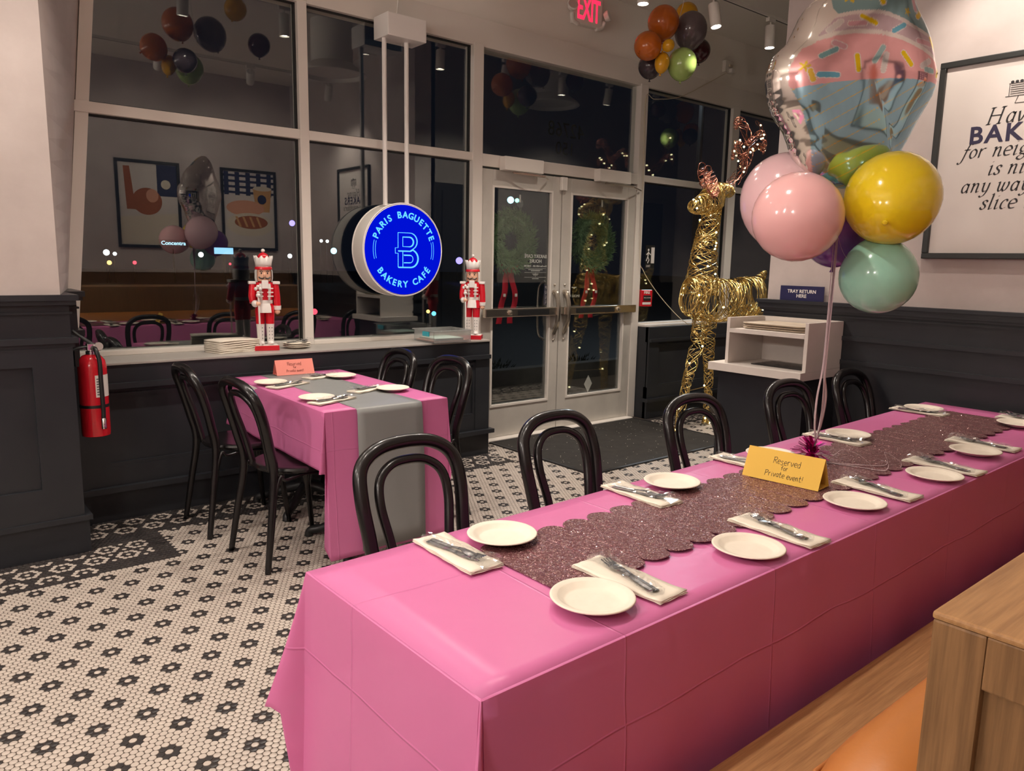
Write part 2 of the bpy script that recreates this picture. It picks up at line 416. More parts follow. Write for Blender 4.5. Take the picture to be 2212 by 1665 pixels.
# left pilaster: plaster with a leaning return, dark wainscot below
def left_wall():
    o = struct('wall_left', MB().box(-4.2, 0.635, 4.075, 5.0, 1.25, CEIL), 'plaster', 'mottled beige plaster pier beside the window')
    P = []
    for i in range(25):
        z = 1.25+(CEIL-1.25)*i/24
        P.append([(0.634,4.075,z), (0.79+0.1*(z-1.0)-0.02,4.84,z), (0.60,4.84,z)])
    MB().grid(P).build('plaster_return', 'plaster', o)
    s = MB(); zs = [0.86, 3.07]
    xb = lambda z: 0.805+0.1025*(z-0.905)
    s.add([(xb(z)+dx-0.02, y, z) for z in zs for dx, y in ((-0.035,4.805),(0.03,4.805),(0.03,4.90),(-0.035,4.90))],
          [(0,1,5,4),(1,2,6,5),(2,3,7,6),(3,0,4,7),(0,3,2,1),(4,5,6,7)])
    t = s.build('trim_2', 'alu'); tag(t, 'pale slanting metal jamb between plaster pier and left window', 'trim', kind='structure')
    b = MB()
    b.box(-4.2, 0.669, 4.085, 4.84, 0.0, 1.255)
    wa = b.build('wall_left_wainscot', 'dark'); tag(wa, 'dark panelled wainscot of the pier with the fire extinguisher', 'wall', kind='structure')
    # profile mouldings
    def mould(name, prof):
        m = MB()
        for (z0,z1,p) in prof:
            m.box(-4.2, 0.669+p, 4.085-p, 4.60, z0, z1)
        m.build(name, 'dark', wa)
    mould('cap_moulding', [(1.235,1.262,0.036),(1.215,1.235,0.026),(1.172,1.182,0.010)])
    mould('chair_rail', [(1.035,1.062,0.026),(1.015,1.035,0.012)])
    mould('base_moulding', [(0.165,0.190,0.032),(0.0,0.165,0.018)])
    for nm, (x0,x1,z0,z1) in (('stile',(0.50,0.669,0.19,1.015)),('rail',(-4.2,0.50,0.93,1.015)),('rail',(-4.2,0.50,0.19,0.345))):
        MB().box(x0, x1, 4.066, 4.09, z0, z1).build(nm, 'dark', wa)
    # the second step behind
    MB().box(0.60, 0.765, 4.46, 4.84, 0.0, 1.255).build('pier_step', 'dark', wa)
    m = MB()
    for (z0,z1,p) in [(1.235,1.262,0.036),(1.215,1.235,0.026),(1.172,1.182,0.010),(1.035,1.062,0.026)]: m.box(0.60, 0.765+p, 4.46-p, 4.80, z0, z1)
    m.build('step_moulding', 'dark', wa)
left_wall()
# low panelled wall under the left windows
def low_wall(name, x0, x1, yf, ztop, label, panels, endx=True):
    o = tag(MB().box(x0, x1, yf+0.02, 4.84, 0.0, ztop).build(name, 'dark'), label, 'wall', kind='structure')
    def seg(nm, z0, z1, p, dx=0.0): MB().box(x0-(dx if name != 'wall_low' else 0), x1+(dx if name == 'wall_low' else 0), yf+0.02-p, yf+0.05, z0, z1).build(nm, 'dark', o)
    seg('base_board', 0.0, 0.165, 0.020); seg('base_ledge', 0.165, 0.195, 0.055, 0.03)
    seg('rail', 0.735, 0.765, 0.042); seg('rail', 0.765, ztop, 0.018); seg('rail', 0.195, 0.305, 0.016)
    for (a, b) in panels:
        MB().box(a, b, yf, yf+0.03, 0.195, 0.735).build('stile', 'dark', o)
    for i in range(len(panels)-1):
        a, b = panels[i][1], panels[i+1][0]
        m = MB()
        for (u0,u1,z0,z1) in ((a,b,0.305,0.325),(a,b,0.69,0.71),(a,a+0.02,0.325,0.69),(b-0.02,b,0.325,0.69)): m.box(u0,u1,yf+0.006,yf+0.03,z0,z1)
        m.build('panel_moulding', 'dark', o)
    return o
low_wall('wall_low', 0.67, 3.49, 4.48, 0.862, 'dark panelled low wall under the left windows', [(0.67,0.86),(2.12,2.24),(3.36,3.49)])
low_wall('wall_low_right', 5.52, 8.7, 4.645, 0.875, 'dark panelled low wall behind the gold reindeer', [(5.52,5.66),(6.9,7.02),(8.5,8.7)])
struct('window_sill_left', MB().box(0.76, 3.49, 4.475, 4.84, 0.862, 0.876, 0.003), 'sill', 'pale sill ledge under the left windows', 'sill')
struct('window_sill_right', MB().box(5.53, 8.7, 4.70, 4.84, 0.875, 0.892), 'alu', 'pale sill behind the gold reindeer', 'sill')

# storefront windows: frame bars and panes
def bar(o, x0,x1,z0,z1, y0=4.80, y1=4.90, name='frame_bar'): return MB().box(x0,x1,y0,y1,z0,z1,0.003).build(name, 'alu', o)
def pane(o, x0,x1,z0,z1, y=4.85): return MB().box(x0,x1,y,y+0.006,z0,z1).build('pane', 'pane', o)
def window(n, x0, x1, label, ml=None, mr=None):
    o = thing('window_%d' % n, label, 'window', (0,0,0), kind='structure')
    if ml: bar(o, ml[0], ml[1], 0.876, 3.06)
    bar(o, x0, x1, 0.876, 0.905, 4.80); bar(o, x0, x1, 2.213, 2.272); bar(o, x0, x1, 3.045, 3.062)
    pane(o, x0, x1, 0.90, 2.22); pane(o, x0, x1, 2.265, 3.06)
    # dark gaskets
    g = MB()
    for (a,b,c,d) in ((x0,x1,2.203,2.213),(x0,x1,2.272,2.280),(x1-0.012,x1,0.905,2.205),(x1-0.012,x1,2.28,3.045),(x0,x1,3.037,3.045)): g.box(a,b,4.835,4.86,c,d)
    g.build('gasket', 'blackmetal', o)
    return o
window(1, 0.62, 2.165, 'left storefront window of two panes showing reflected posters')
window(2, 2.228, 3.545, 'storefront window of two panes behind the round blue sign', (2.165,2.228))
w3 = thing('window_3', 'wide transom pane above the double doors with street number', 'window', kind='structure')
bar(w3, 3.545, 3.637, 0.0, 3.06, 4.79); bar(w3, 5.42, 5.515, 0.0, 3.06, 4.79); bar(w3, 3.637, 5.42, 2.18, 2.272, 4.79); bar(w3, 3.637,5.42,3.045,3.062)
pane(w3, 3.63, 5.43, 2.265, 3.06)
text('street_number', '42768', 0.17, 'frameblack', w3, (4.575,4.864,2.555), OUT, extrude=0.0008)
text('street_number', '150', 0.15, 'frameblack', w3, (4.568,4.864,2.405), OUT, extrude=0.0008)
window(4, 5.515, 6.84, 'storefront window of two panes behind the gold reindeer')
window(5, 6.96, 8.7, 'last storefront window of two panes beside the end wall', (6.84,6.96))

# double doors
def door(n, x0, x1, hinge, label):
    o = thing('door_%d' % n, label, 'door', kind='structure')
    y0, y1 = 4.80, 4.845
    st = 0.105
    for nm, b in (('stile',(x0,x0+st,0.02,2.165)),('stile',(x1-st,x1,0.02,2.165)),('top_rail',(x0+st,x1-st,2.045,2.165)),('bottom_rail',(x0+st,x1-st,0.02,0.275))):
        MB().box(b[0],b[1],y0,y1,b[2],b[3],0.002).build(nm, 'doormetal', o)
    bd = MB()
    for b in ((x0+st-0.004,x1-st+0.004,0.275,0.292),(x0+st-0.004,x1-st+0.004,2.03,2.045),(x0+st-0.004,x0+st+0.012,0.29,2.03),(x1-st-0.012,x1-st+0.004,0.29,2.03)): bd.box(b[0],b[1],y0-0.008,y0+0.02,b[2],b[3])
    bd.build('glazing_bead', 'alu', o)
    MB().box(x0+st-0.005,x1-st+0.005,4.82,4.826,0.27,2.05).build('pane', 'pane', o)
    # panic bar
    pb = MB().box(x0+0.0, x1-0.03, 4.735, 4.775, 1.015, 1.085, 0.006).build('panic_bar', 'steel', o) if hinge == 'l' else MB().box(x0+0.03, x1+0.0, 4.735, 4.775, 1.015, 1.085, 0.006).build('panic_bar', 'steel', o)
    MB().box(x0+0.33, x1-0.17, 4.728, 4.74, 1.028, 1.072).build('push_pad', 'blackmetal', pb) if hinge == 'l' else MB().box(x0+0.14, x1-0.30, 4.728, 4.74, 1.028, 1.072).build('push_pad', 'blackmetal', pb)
    xk = x0+0.25 if hinge == 'l' else x1-0.24
    MB().lathe([(0.022,0),(0.022,0.012),(0.010,0.018)], 16).xf(Matrix.Translation((xk,4.735,1.05)) @ Matrix.Rotation(PI/2,4,'X')).build('lock_cylinder', 'steel', pb, True)
    for xe in (x0+0.02, x1-0.06): MB().box(xe, xe+0.045, 4.76, 4.802, 1.02, 1.08).build('bar_bracket', 'steel', pb)
    xc = x1-0.055 if hinge == 'l' else x0+0.055
    cv = cat_spline([(xc,4.795,1.20),(xc,4.77,1.20),(xc,4.745,1.12),(xc,4.74,1.05),(xc,4.75,0.95),(xc,4.795,0.86)], 5)
    MB().tube(cv, 0.020, 8, flat=1.6).build('latch_cover', 'steel', o, True)
    for zz in (1.27, 0.80): MB().sphere((xc,4.797,zz), 0.010, n=10, m=6).build('bolt', 'steel', o, True)
    return o
D1 = door(1, 3.642, 4.484, 'l', 'left glass door leaf with opening hours lettering')
D2 = door(2, 4.494, 5.415, 'r', 'right glass door leaf with white diamond sticker')
MB().box(3.637,5.42,4.72,4.86,0.0,0.018,0.004).build('threshold','alu',D1)
MB().box(4.455,4.52,4.765,4.80,2.055,2.165,0.008).build('door_contact','white',D2)
# lettering on the doors, read from outside
text('hours_lettering','BAKERY CAFÉ\nHOURS',0.040,'whitepaint',D1,(4.235,4.8285,1.485),OUT,extrude=0.0006,bold=0.0008)
text('hours_lettering','Mon-Sun 6:00 AM - 10:00 PM',0.021,'whitepaint',D1,(4.235,4.8285,1.425),OUT,extrude=0.0006,bold=0.0004)
hl = MB()
for zz in (1.405,1.372,1.332): hl.box(4.115,4.355,4.828,4.829,zz,zz+0.0022)
for zz,w in ((1.393,0.16),(1.384,0.10),(1.358,0.07),(1.349,0.05),(1.319,0.07)): hl.box(4.235-w/2,4.235+w/2,4.828,4.829,zz,zz+0.0045)
hl.box(4.234,4.236,4.828,4.829,1.332,1.372)
hl.build('hours_lettering','whitepaint',D1)
pl = MB().box(4.335,4.378,4.828,4.8295,1.10,1.27).build('pull_sticker','navy',D1)
for i,ch in enumerate('PULL'): text('letter',ch,0.034,'whitepaint',pl,(4.357,4.8270,1.245-i*0.04),OUT,extrude=0.0004)
MB().tube(cat_spline([(4.36,4.846,1.30),(4.345,4.90,1.25),(4.34,4.91,1.05),(4.345,4.90,0.85),(4.36,4.846,0.80)],5),0.011,8).build('pull_handle','steel',D1,True)
MB().add([(4.908-0.052,4.829,0.37),(4.908,4.829,0.29),(4.908+0.052,4.829,0.37),(4.908,4.829,0.45)],[(0,1,2,3)]).build('diamond_sticker','whitepaint',D2)
sm = MB().lathe([(0.046,0),(0.037,0)],24).xf(Matrix.Translation((4.69,4.829,1.245)) @ Matrix.Rotation(PI/2,4,'X'))
sm.box(4.66,4.72,4.8285,4.8295,1.242,1.250)
sm.build('smoke_free_sticker','whitepaint',D2)
text('smoke_free_sticker','SMOKE FREE',0.030,'whitepaint',D2,(4.68,4.8285,1.17),OUT,extrude=0.0005)
# door closers
for x0,lab in ((3.80,'grey closer box above the left door leaf'),(4.85,'grey closer box above the right door leaf')):
    t = thing('door_closer', lab, 'door closer', (x0,4.79,2.16), group='door closers')
    MB().box(0,0.40,-0.075,0,0.0,0.105,0.006).build('cover','alu',t)
    MB().tube([(0.10,-0.05,-0.012),(0.36,-0.14,-0.03)],0.008,6).build('arm','steel',t)
    MB().tube([(0.36,-0.14,-0.03),(0.50,-0.02,-0.03)] if x0<4 else [(0.36,-0.14,-0.03),(0.60,-0.02,-0.035)],0.007,6).build('forearm','steel',t)

# right wall with poster
XB = 4.40
wr = struct('wall_right', MB().box(XB, XB+0.25, -0.55, 2.74, 1.20, CEIL), 'plaster', 'mottled pinkish plaster wall carrying the framed quote')
wb = tag(MB().box(XB-0.02, XB+0.27, -0.55, 2.75, 0.0, 1.215).build('wall_right_wainscot','dark'), 'dark wainscot behind the tray station and table end', 'wall', kind='structure')
def wmould(nm, prof):
    m = MB()
    for (z0,z1,p) in prof: m.box(XB-0.02-p, XB+0.20, -0.55, 2.75+p, z0, z1)
    m.build(nm,'dark',wb)
wmould('cap_moulding',[(1.232,1.252,0.040),(1.20,1.232,0.028),(1.165,1.175,0.012),(1.185,1.20,0.018)])
wmould('rail',[(1.035,1.06,0.016)]); wmould('rail',[(0.895,0.920,0.016)]); wmould('base_board',[(0,0.16,0.02),(0.16,0.19,0.03)])
wh = struct('wall_hall', MB().box(XB+0.2, 8.8, 2.50, 2.74, 0.0, CEIL), 'hall', 'plaster wall round the corner from the framed quote')
MB().box(XB+0.2, 8.8, 2.735, 2.76, 0.0, 1.22).build('wainscot','dark',wh)
struct('wall_end', MB().box(8.7, 8.9, 2.5, 5.0, 0.0, CEIL), 'plaster', 'plaster end wall beyond the reindeer')
for n_,x0_,x1_,lab_ in ((3,4.62,5.42,'dark hall door just round the corner, seen in reflection'),(4,6.60,8.35,'wide dark hall doorway beyond, seen in the door glass')):
    d3 = thing('door_%d' % n_,lab_,'door',kind='structure')
    MB().box(x0_,x1_,2.755,2.80,0.0,2.28).build('door_frame','blackmetal',d3)
    MB().box(x0_+0.08,x1_-0.08,2.79,2.815,0.02,2.2).build('leaf','blackmetal',d3)
wk = struct('wall_back', MB().box(-4.2, XB+0.2, -0.55, -0.35, 0.0, CEIL), 'plaster', 'plaster wall behind the bench carrying two food posters')
MB().box(0.3, XB, -0.35, -0.33, 0.0, 1.25).build('wood_wainscot','brownwood',wk)
struct('wall_far_left', MB().box(-4.4, -4.2, -0.55, 5.0, 0.0, CEIL), 'plaster', 'plaster wall closing the room behind the viewer')

# ------------------------------------------------------------------ bentwood chairs
def make_chair():
    t = thing('bentwood_chair', 'x', 'chair', group='black bentwood chairs')
    half = [(-0.200,-0.255,0.0),(-0.182,-0.222,0.22),(-0.160,-0.190,0.455),(-0.170,-0.215,0.60),(-0.181,-0.248,0.735),(-0.166,-0.278,0.825),(-0.100,-0.294,0.872),(0,-0.299,0.884)]
    pts = half+[(-x,y,z) for x,y,z in half[-2::-1]]
    sp = cat_spline(pts, 6)
    MB().tube(sp, [0.0145+0.008*min(1,p.z/0.6) for p in sp], 10).build('back_frame','chair',t,'full')
    hi = [(-0.088,-0.175,0.455),(-0.108,-0.205,0.60),(-0.124,-0.236,0.71),(-0.112,-0.260,0.782),(-0.064,-0.277,0.820),(0,-0.281,0.829)]
    sp = cat_spline(hi+[(-x,y,z) for x,y,z in hi[-2::-1]], 6)
    MB().tube(sp, 0.0158, 8).build('inner_hoop','chair',t,'full')
    pr = [(0.0001,0.442),(0.185,0.442),(0.200,0.448),(0.205,0.460),(0.200,0.470),(0.190,0.473),(0.150,0.468),(0.0001,0.464)]
    MB().lathe(pr, 32, sx=1.0, sy=0.98).build('seat','chair',t,True)
    for s in (-1,1):
        MB().tube([(s*0.148,0.125,0.455),(s*0.160,0.145,0.35),(s*0.182,0.185,0.0)],[0.017,0.018,0.0125],10).build('leg','chair',t,'full')
    F = lambda s,z: Vector((s*(0.148+(0.455-z)*0.075),0.125+(0.455-z)*0.13,z))
    Bk = lambda s,z: Vector((s*(0.160+(0.455-z)*0.085),-0.190-(0.455-z)*0.14,z))
    def arch(a, b, am, bm):
        mid = (am+bm)/2; MB().tube(cat_spline([a,a.lerp(am,0.6)+Vector((0,0,0.085)),am+Vector((0,0,0.0)),mid+Vector((0,0,0.012)),bm,b.lerp(bm,0.6)+Vector((0,0,0.085)),b],5),0.0085,7).build('brace','chair',t,'full')
    def br(a,b):
        am = a.lerp(b,0.22); bm = a.lerp(b,0.78); am.z = bm.z = 0.425
        arch(a,b,am,bm)
    br(F(-1,0.24),F(1,0.24)); br(F(-1,0.24),Bk(-1,0.24)); br(F(1,0.24),Bk(1,0.24))
    return t
ch0 = make_chair()
# (x, y of the seat centre, heading of the chair's front)
SP = []
def seatpos(bx, by, head):      # from where the back's top stands
    return (bx+0.302*math.cos(R(head)), by+0.302*math.sin(R(head)), head)
chairs = [
 (seatpos(1.235,2.02,-90), 'black bentwood chair at the near end of the long table, closest to its corner'),
 (seatpos(1.905,2.055,-88), 'black bentwood chair second along the long table, in front of the glass doors'),
 (seatpos(2.665,2.00,-92), 'black bentwood chair third along the long table, in front of the door mat'),
 (seatpos(3.43,2.005,-93), 'black bentwood chair fourth along the long table, in front of the tray station'),
 (seatpos(4.12,2.035,-90), 'black bentwood chair last along the long table, against the dark wainscot'),
 ((1.455,4.085,0), 'black bentwood chair left of the small table, nearer the window'),
 ((1.505,3.49,4), 'black bentwood chair left of the small table, nearer the viewer'),
 (seatpos(2.50,4.10,180), 'black bentwood chair right of the small table, nearer the window'),
 (seatpos(2.56,3.63,184), 'black bentwood chair right of the small table, nearer the viewer'),
]
for i, ((x,y,h), lab) in enumerate(chairs):
    if i == 0: o = ch0; o.location = (x,y,0.001); o.rotation_euler = (0,0,R(h-90)); o['label'] = lab
    else: copy_tree(ch0, None, (x,y,0.001), R(h-90), lab)

# ------------------------------------------------------------------ tables
def make_table(w, l, ztop, label, loc):
    t = thing('cafe_table', label, 'table', loc, group='pedestal cafe tables')
    MB().box(-w/2, w/2, -l/2, l/2, ztop-0.04, ztop, 0.004).build('tabletop','whitepaint',t)
    n = 2 if l > 0.9 else 1
    for k in range(n):
        yy = 0 if n == 1 else (-1 if k == 0 else 1)*l*0.30
        MB().lathe([(0.035,0.06),(0.035,ztop-0.06),(0.09,ztop-0.032)],16,c=(0,yy,0)).build('column','blackmetal',t,True)
        MB().box(-0.20,0.20,yy-0.03,yy+0.03,ztop-0.045,ztop-0.030).build('top_bracket','blackmetal',t)
        for a in range(4):
            an = PI/4+a*PI/2; c, s = math.cos(an), math.sin(an)
            MB().tube(cat_spline([(c*0.02,yy+s*0.02,0.12),(c*0.12,yy+s*0.12,0.09),(c*0.24,yy+s*0.24,0.045),(c*0.30,yy+s*0.30,0.03),(c*0.31,yy+s*0.31,0.0)],4),[0.03]*4+[0.026]*4+[0.022]*4+[0.022]*4+[0.024],8).build('foot','blackmetal',t,'full')
    return t
ZT = 0.752
st = make_table(0.66, 1.21, ZT, 'small cafe table under a pink cloth by the window', (1.85,3.775,0.001))
lt = make_table(0.66, 0.60, ZT, 'first pedestal table at the open end under the long pink cloth', (1.02,1.205,0.001))
for k,x in enumerate((1.70,2.40,3.10,3.83)):
    copy_tree(lt, None, (x,1.215+0.012*k,0.001), 0.0, '%s pedestal table from the open end under the long pink cloth' % ('second','third','fourth','last')[k])

def cloth(name, corners, z, drops, flares, label, m, waves=0.012, hem=None, seed=1, group=None):
    """corners counter-clockwise; drops per side; flares per corner: (fold angle deg, lean deg, spread)"""
    rnd = random.Random(seed)
    C = [Vector((x,y)) for x,y in corners]; n = len(C)
    loop = []      # base xy, outward dir, length, lean
    normals = []
    for i in range(n):
        e = (C[(i+1)%n]-C[i]).normalized(); normals.append(Vector((e.y,-e.x)))
    for i in range(n):
        a, b = C[i], C[(i+1)%n]; L = (b-a).length; k = max(6,int(L/0.035)); ph = rnd.random()*6
        for j in range(k+1):
            u = j/k; s = u*L
            wv = 0.35*math.sin(s*5.3+ph)+0.3*math.sin(s*11.7+ph*2)+0.2*math.sin(s*23+ph*3)
            edge = min(1.0, min(u,1-u)*L/0.10)
            loop.append((a.lerp(b,u), normals[i], drops[i], 0.03+waves*2.2*wv*edge+waves, 0.0))
        n0, n1 = normals[i], normals[(i+1)%n]
        fl_ = flares[(i+1)%n]; fa, lean, spread = fl_[:3]
        L0, L1 = drops[i], drops[(i+1)%n]
        K = 14
        for j in range(1,K):
            u = j/K; an = u*PI/2
            d = (n0*math.cos(an)+n1*math.sin(an)).normalized()
            g = math.exp(-((math.degrees(an)-fa)/spread)**2)
            w_ = max(0.0,min(1.0,(u-0.62)/0.38)); w_ = w_*w_*(3-2*w_)
            if L1 < L0: w_ = max(0.0,min(1.0,(u-0.05)/0.5)); w_ = w_*w_*(3-2*w_)
            LL = L0*(1-w_)+L1*w_
            if len(fl_) > 3: LL = LL*(1-g)+max(LL,fl_[3])*g
            loop.append((b, d, LL, 0.03+(0.0 if len(fl_) > 3 else -fl_[1]*0.009*(math.exp(-((math.degrees(an)-9)/8)**2)+math.exp(-((math.degrees(an)-81)/8)**2)))+math.sin(R(lean))*g-0.05*math.sin(2*PI*u)**2*(1-g), 0.0))
    M = len(loop); rows = 26
    P = []
    for r in range(rows+1):
        v = r/rows; row = []
        for (bp, d, LL, lean, _) in loop:
            rd = 0.006
            if r == 0: off = 0.0; zz = z
            elif r == 1: off = rd*0.7; zz = z-rd*0.3
            else:
                t = (r-1)/(rows-1); off = rd+lean*LL*t**1.15; zz = z-rd-LL*t*math.sqrt(max(0.2,1-min(0.75,abs(lean))**2*0.8))
                zz = max(zz, 0.012)
            row.append((bp.x+d.x*off, bp.y+d.y*off, zz))
        row.append(row[0]); P.append(row)
    mb = MB(); w = M+1
    mb.add([p for row in P for p in row[:-1]], [(i*M+j, i*M+(j+1)%M, (i+1)*M+(j+1)%M, (i+1)*M+j) for i in range(rows) for j in range(M)])
    # top sheet as a fan of strips between opposite sides
    top = []; base = len(mb.v)
    nx, ny = 40, 14
    a,b,c,d = C
    for i in range(ny+1):
        for j in range(nx+1):
            u, v = j/nx, i/ny
            p = (a*(1-u)+b*u)*(1-v)+(d*(1-u)+c*u)*v
            e = min(u,1-u,v,1-v)
            top.append((p.x,p.y,z+(0.0008*math.sin(p.x*9+p.y*3)+0.0006*math.sin(p.y*21-p.x*4))*min(1,e*12)))
    mb.add(top, [(i*(nx+1)+j, i*(nx+1)+j+1, (i+1)*(nx+1)+j+1, (i+1)*(nx+1)+j) for i in range(ny) for j in range(nx)])
    o = mb.build(name, m, smooth='full'); me = o.data
    sol = o.modifiers.new('thickness','SOLIDIFY'); sol.thickness = 0.0006
    me.set_sharp_from_angle(angle=R(55))
    return tag(o, label, 'tablecloth', group)
ZC = 0.760
cloth('tablecloth', [(0.682,0.884),(4.225,0.925),(4.24,1.655),(0.678,1.520)], ZC, [0.43,0.10,0.275,0.66],
      [(45,17,24),(45,8,20),(45,8,20),(48,16,24,0.335)], 'long pink plastic tablecloth with the glitter runner on it', 'cloth', 0.008, seed=3, group='pink tablecloths')
cloth('tablecloth', [(1.505,3.150),(2.188,3.165),(2.198,4.375),(1.535,4.385)], ZC, [0.70,0.275,0.30,0.275],
      [(40,11,18),(45,3,20),(45,8,20),(45,10,24)], 'small pink tablecloth with the grey runner, by the window', 'cloth', 0.013, seed=8, group='pink tablecloths')
# grey runner: top strip and the strip hanging at the near end
def grey_runner():
    P = []
    rows = [(4.375,ZC+0.0018),(4.2,ZC+0.002),(3.9,ZC+0.0022),(3.6,ZC+0.002),(3.3,ZC+0.002),(3.16,ZC+0.0018),(3.140,ZC-0.004),(3.134,ZC-0.03),(3.126,0.62),(3.116,0.46),(3.108,0.30),(3.102,0.16),(3.098,0.075)]
    for (y,z) in rows:
        k = min(1,max(0,(4.375-y)/1.2))
        x0, x1 = 1.685-0.022*k, 2.0+0.022*k
        P.append([(x0+(x1-x0)*j/8, y-(0.004*math.sin(j*1.3+z*8) if z < 0.7 else 0), z) for j in range(9)])
    o = MB().grid(P).build('table_runner','greycloth',smooth='full'); o.modifiers.new('thickness','SOLIDIFY').thickness = 0.0008
    tag(o,'plain grey runner down the small table, hanging at its near end','table runner')
grey_runner()
# glitter runner with scalloped long edges
def glitter_material():
    m = bpy.data.materials.new('rose_glitter'); m.use_nodes = True; nt = m.node_tree; b = nt.nodes['Principled BSDF']
    g = _n(nt,'ShaderNodeNewGeometry')
    v = _n(nt,'ShaderNodeTexVoronoi',Scale=400.0); nt.links.new(g.outputs['Position'], v.inputs['Vector'])
    sep = _n(nt,'ShaderNodeSeparateColor'); nt.links.new(v.outputs['Color'], sep.inputs[0])
    cr = _n(nt,'ShaderNodeValToRGB'); e = cr.color_ramp.elements
    e[0].position = 0.0; e[0].color = (0.12,0.042,0.048,1); e[1].position = 0.70; e[1].color = (0.23,0.088,0.098,1)
    x = e.new(0.90); x.color = (0.34,0.15,0.155,1); x = e.new(0.955); x.color = (0.95,0.70,0.62,1)  # palest cells paint the sparkle of the glitter into the base colour
    nt.links.new(sep.outputs[0], cr.inputs[0]); nt.links.new(cr.outputs[0], b.inputs['Base Color'])
    b.inputs['Roughness'].default_value = 0.28; b.inputs['Metallic'].default_value = 0.35
    vm = _n(nt,'ShaderNodeVectorMath',operation='SUBTRACT'); vm.inputs[1].default_value = (0.5,0.5,0.5)
    nt.links.new(v.outputs['Color'], vm.inputs[0])
    sc = _n(nt,'ShaderNodeVectorMath',operation='SCALE'); sc.inputs['Scale'].default_value = 1.1; nt.links.new(vm.outputs[0], sc.inputs[0])
    ad = _n(nt,'ShaderNodeVectorMath',operation='ADD'); nt.links.new(g.outputs['Normal'], ad.inputs[0]); nt.links.new(sc.outputs[0], ad.inputs[1])
    no = _n(nt,'ShaderNodeVectorMath',operation='NORMALIZE'); nt.links.new(ad.outputs[0], no.inputs[0]); nt.links.new(no.outputs[0], b.inputs['Normal'])
    return m
MT['glitter'] = glitter_material()
def runner():
    x0, x1 = 1.05, 4.03; ns = 32; step = (x1-x0)/ns
    far, near = [], []
    K = 12
    for i in range(ns):
        for j in range(K):
            t = j/(K-1)
            x = x0+(i+t)*step
            bul = 0.038*math.sqrt(max(0,1-(2*t-1)**2))
            yf = 1.362+0.027*(x-x0); yn = 1.110+0.018*(x-x0)
            far.append((x,yf+bul)); near.append((x,yn-bul))
    P = []
    for k in range(8):
        u = k/7
        P.append([(f[0]*u+n[0]*(1-u), f[1]*u+n[1]*(1-u), ZC+0.0032+(0.0030*(1 if k in (0,7) else 0)*(0.4+0.6*math.sin(f[0]*40)**2))) for f,n in zip(far,near)])
    o = MB().grid(P).build('table_runner','glitter'); o.modifiers.new('thickness','SOLIDIFY').thickness = 0.0015
    tag(o,'rose glitter runner with scalloped edges along the long pink table','table runner')
    rnd = random.Random(21); m = MB()
    for k in range(5200):
        x = rnd.uniform(x0+0.01,x1-0.01); y = rnd.uniform(1.098,1.375)+0.022*(x-x0); a = rnd.uniform(0,PI); q = rnd.uniform(0.0007,0.0015)
        tx, ty = rnd.gauss(0,0.45), rnd.gauss(0,0.45); z = ZC+0.0048
        m.add([(x+q*math.cos(b),y+q*math.sin(b),z+max(-0.001,q*(math.cos(b)*tx+math.sin(b)*ty))) for b in (a,a+PI/2,a+PI,a+3*PI/2)],[(0,1,2,3)])
    f = m.build('glitter_flakes','flake',o); f['kind'] = 'stuff'
runner()

# ------------------------------------------------------------------ plates, napkins, cutlery
def make_plate():
    pr = [(0.0001,0.0),(0.052,0.0),(0.058,0.002),(0.073,0.012),(0.085,0.0145),(0.0875,0.0135),(0.0885,0.0150),(0.0865,0.0172),(0.083,0.0165),(0.0745,0.0150),(0.071,0.0135),(0.060,0.0052),(0.054,0.0042),(0.0001,0.0042)]
    return MB().lathe(pr, 48).build('plate','plate',smooth='full')
pl0 = make_plate()
def make_napkin():
    t = thing('napkin','x','napkin')
    r = random.Random(4)
    for k in range(3):
        w, l = 0.094-k*0.001, 0.252-k*0.002
        P = [[(-w/2+w*j/6+0.0012*math.sin(i*1.7+k), -l/2+l*i/14+0.0012*math.sin(j*2+k*2), 0.0007+k*0.0016+0.0009*(1+math.sin(i*0.9+k))*(1 if j in (0,6) else 0.4)*(0.5+0.5*k)) for j in range(7)] for i in range(15)]
        o = MB().grid(P).build('ply','napkin',t,'full'); o.modifiers.new('thickness','SOLIDIFY').thickness = 0.0009
    return t
na0 = make_napkin()
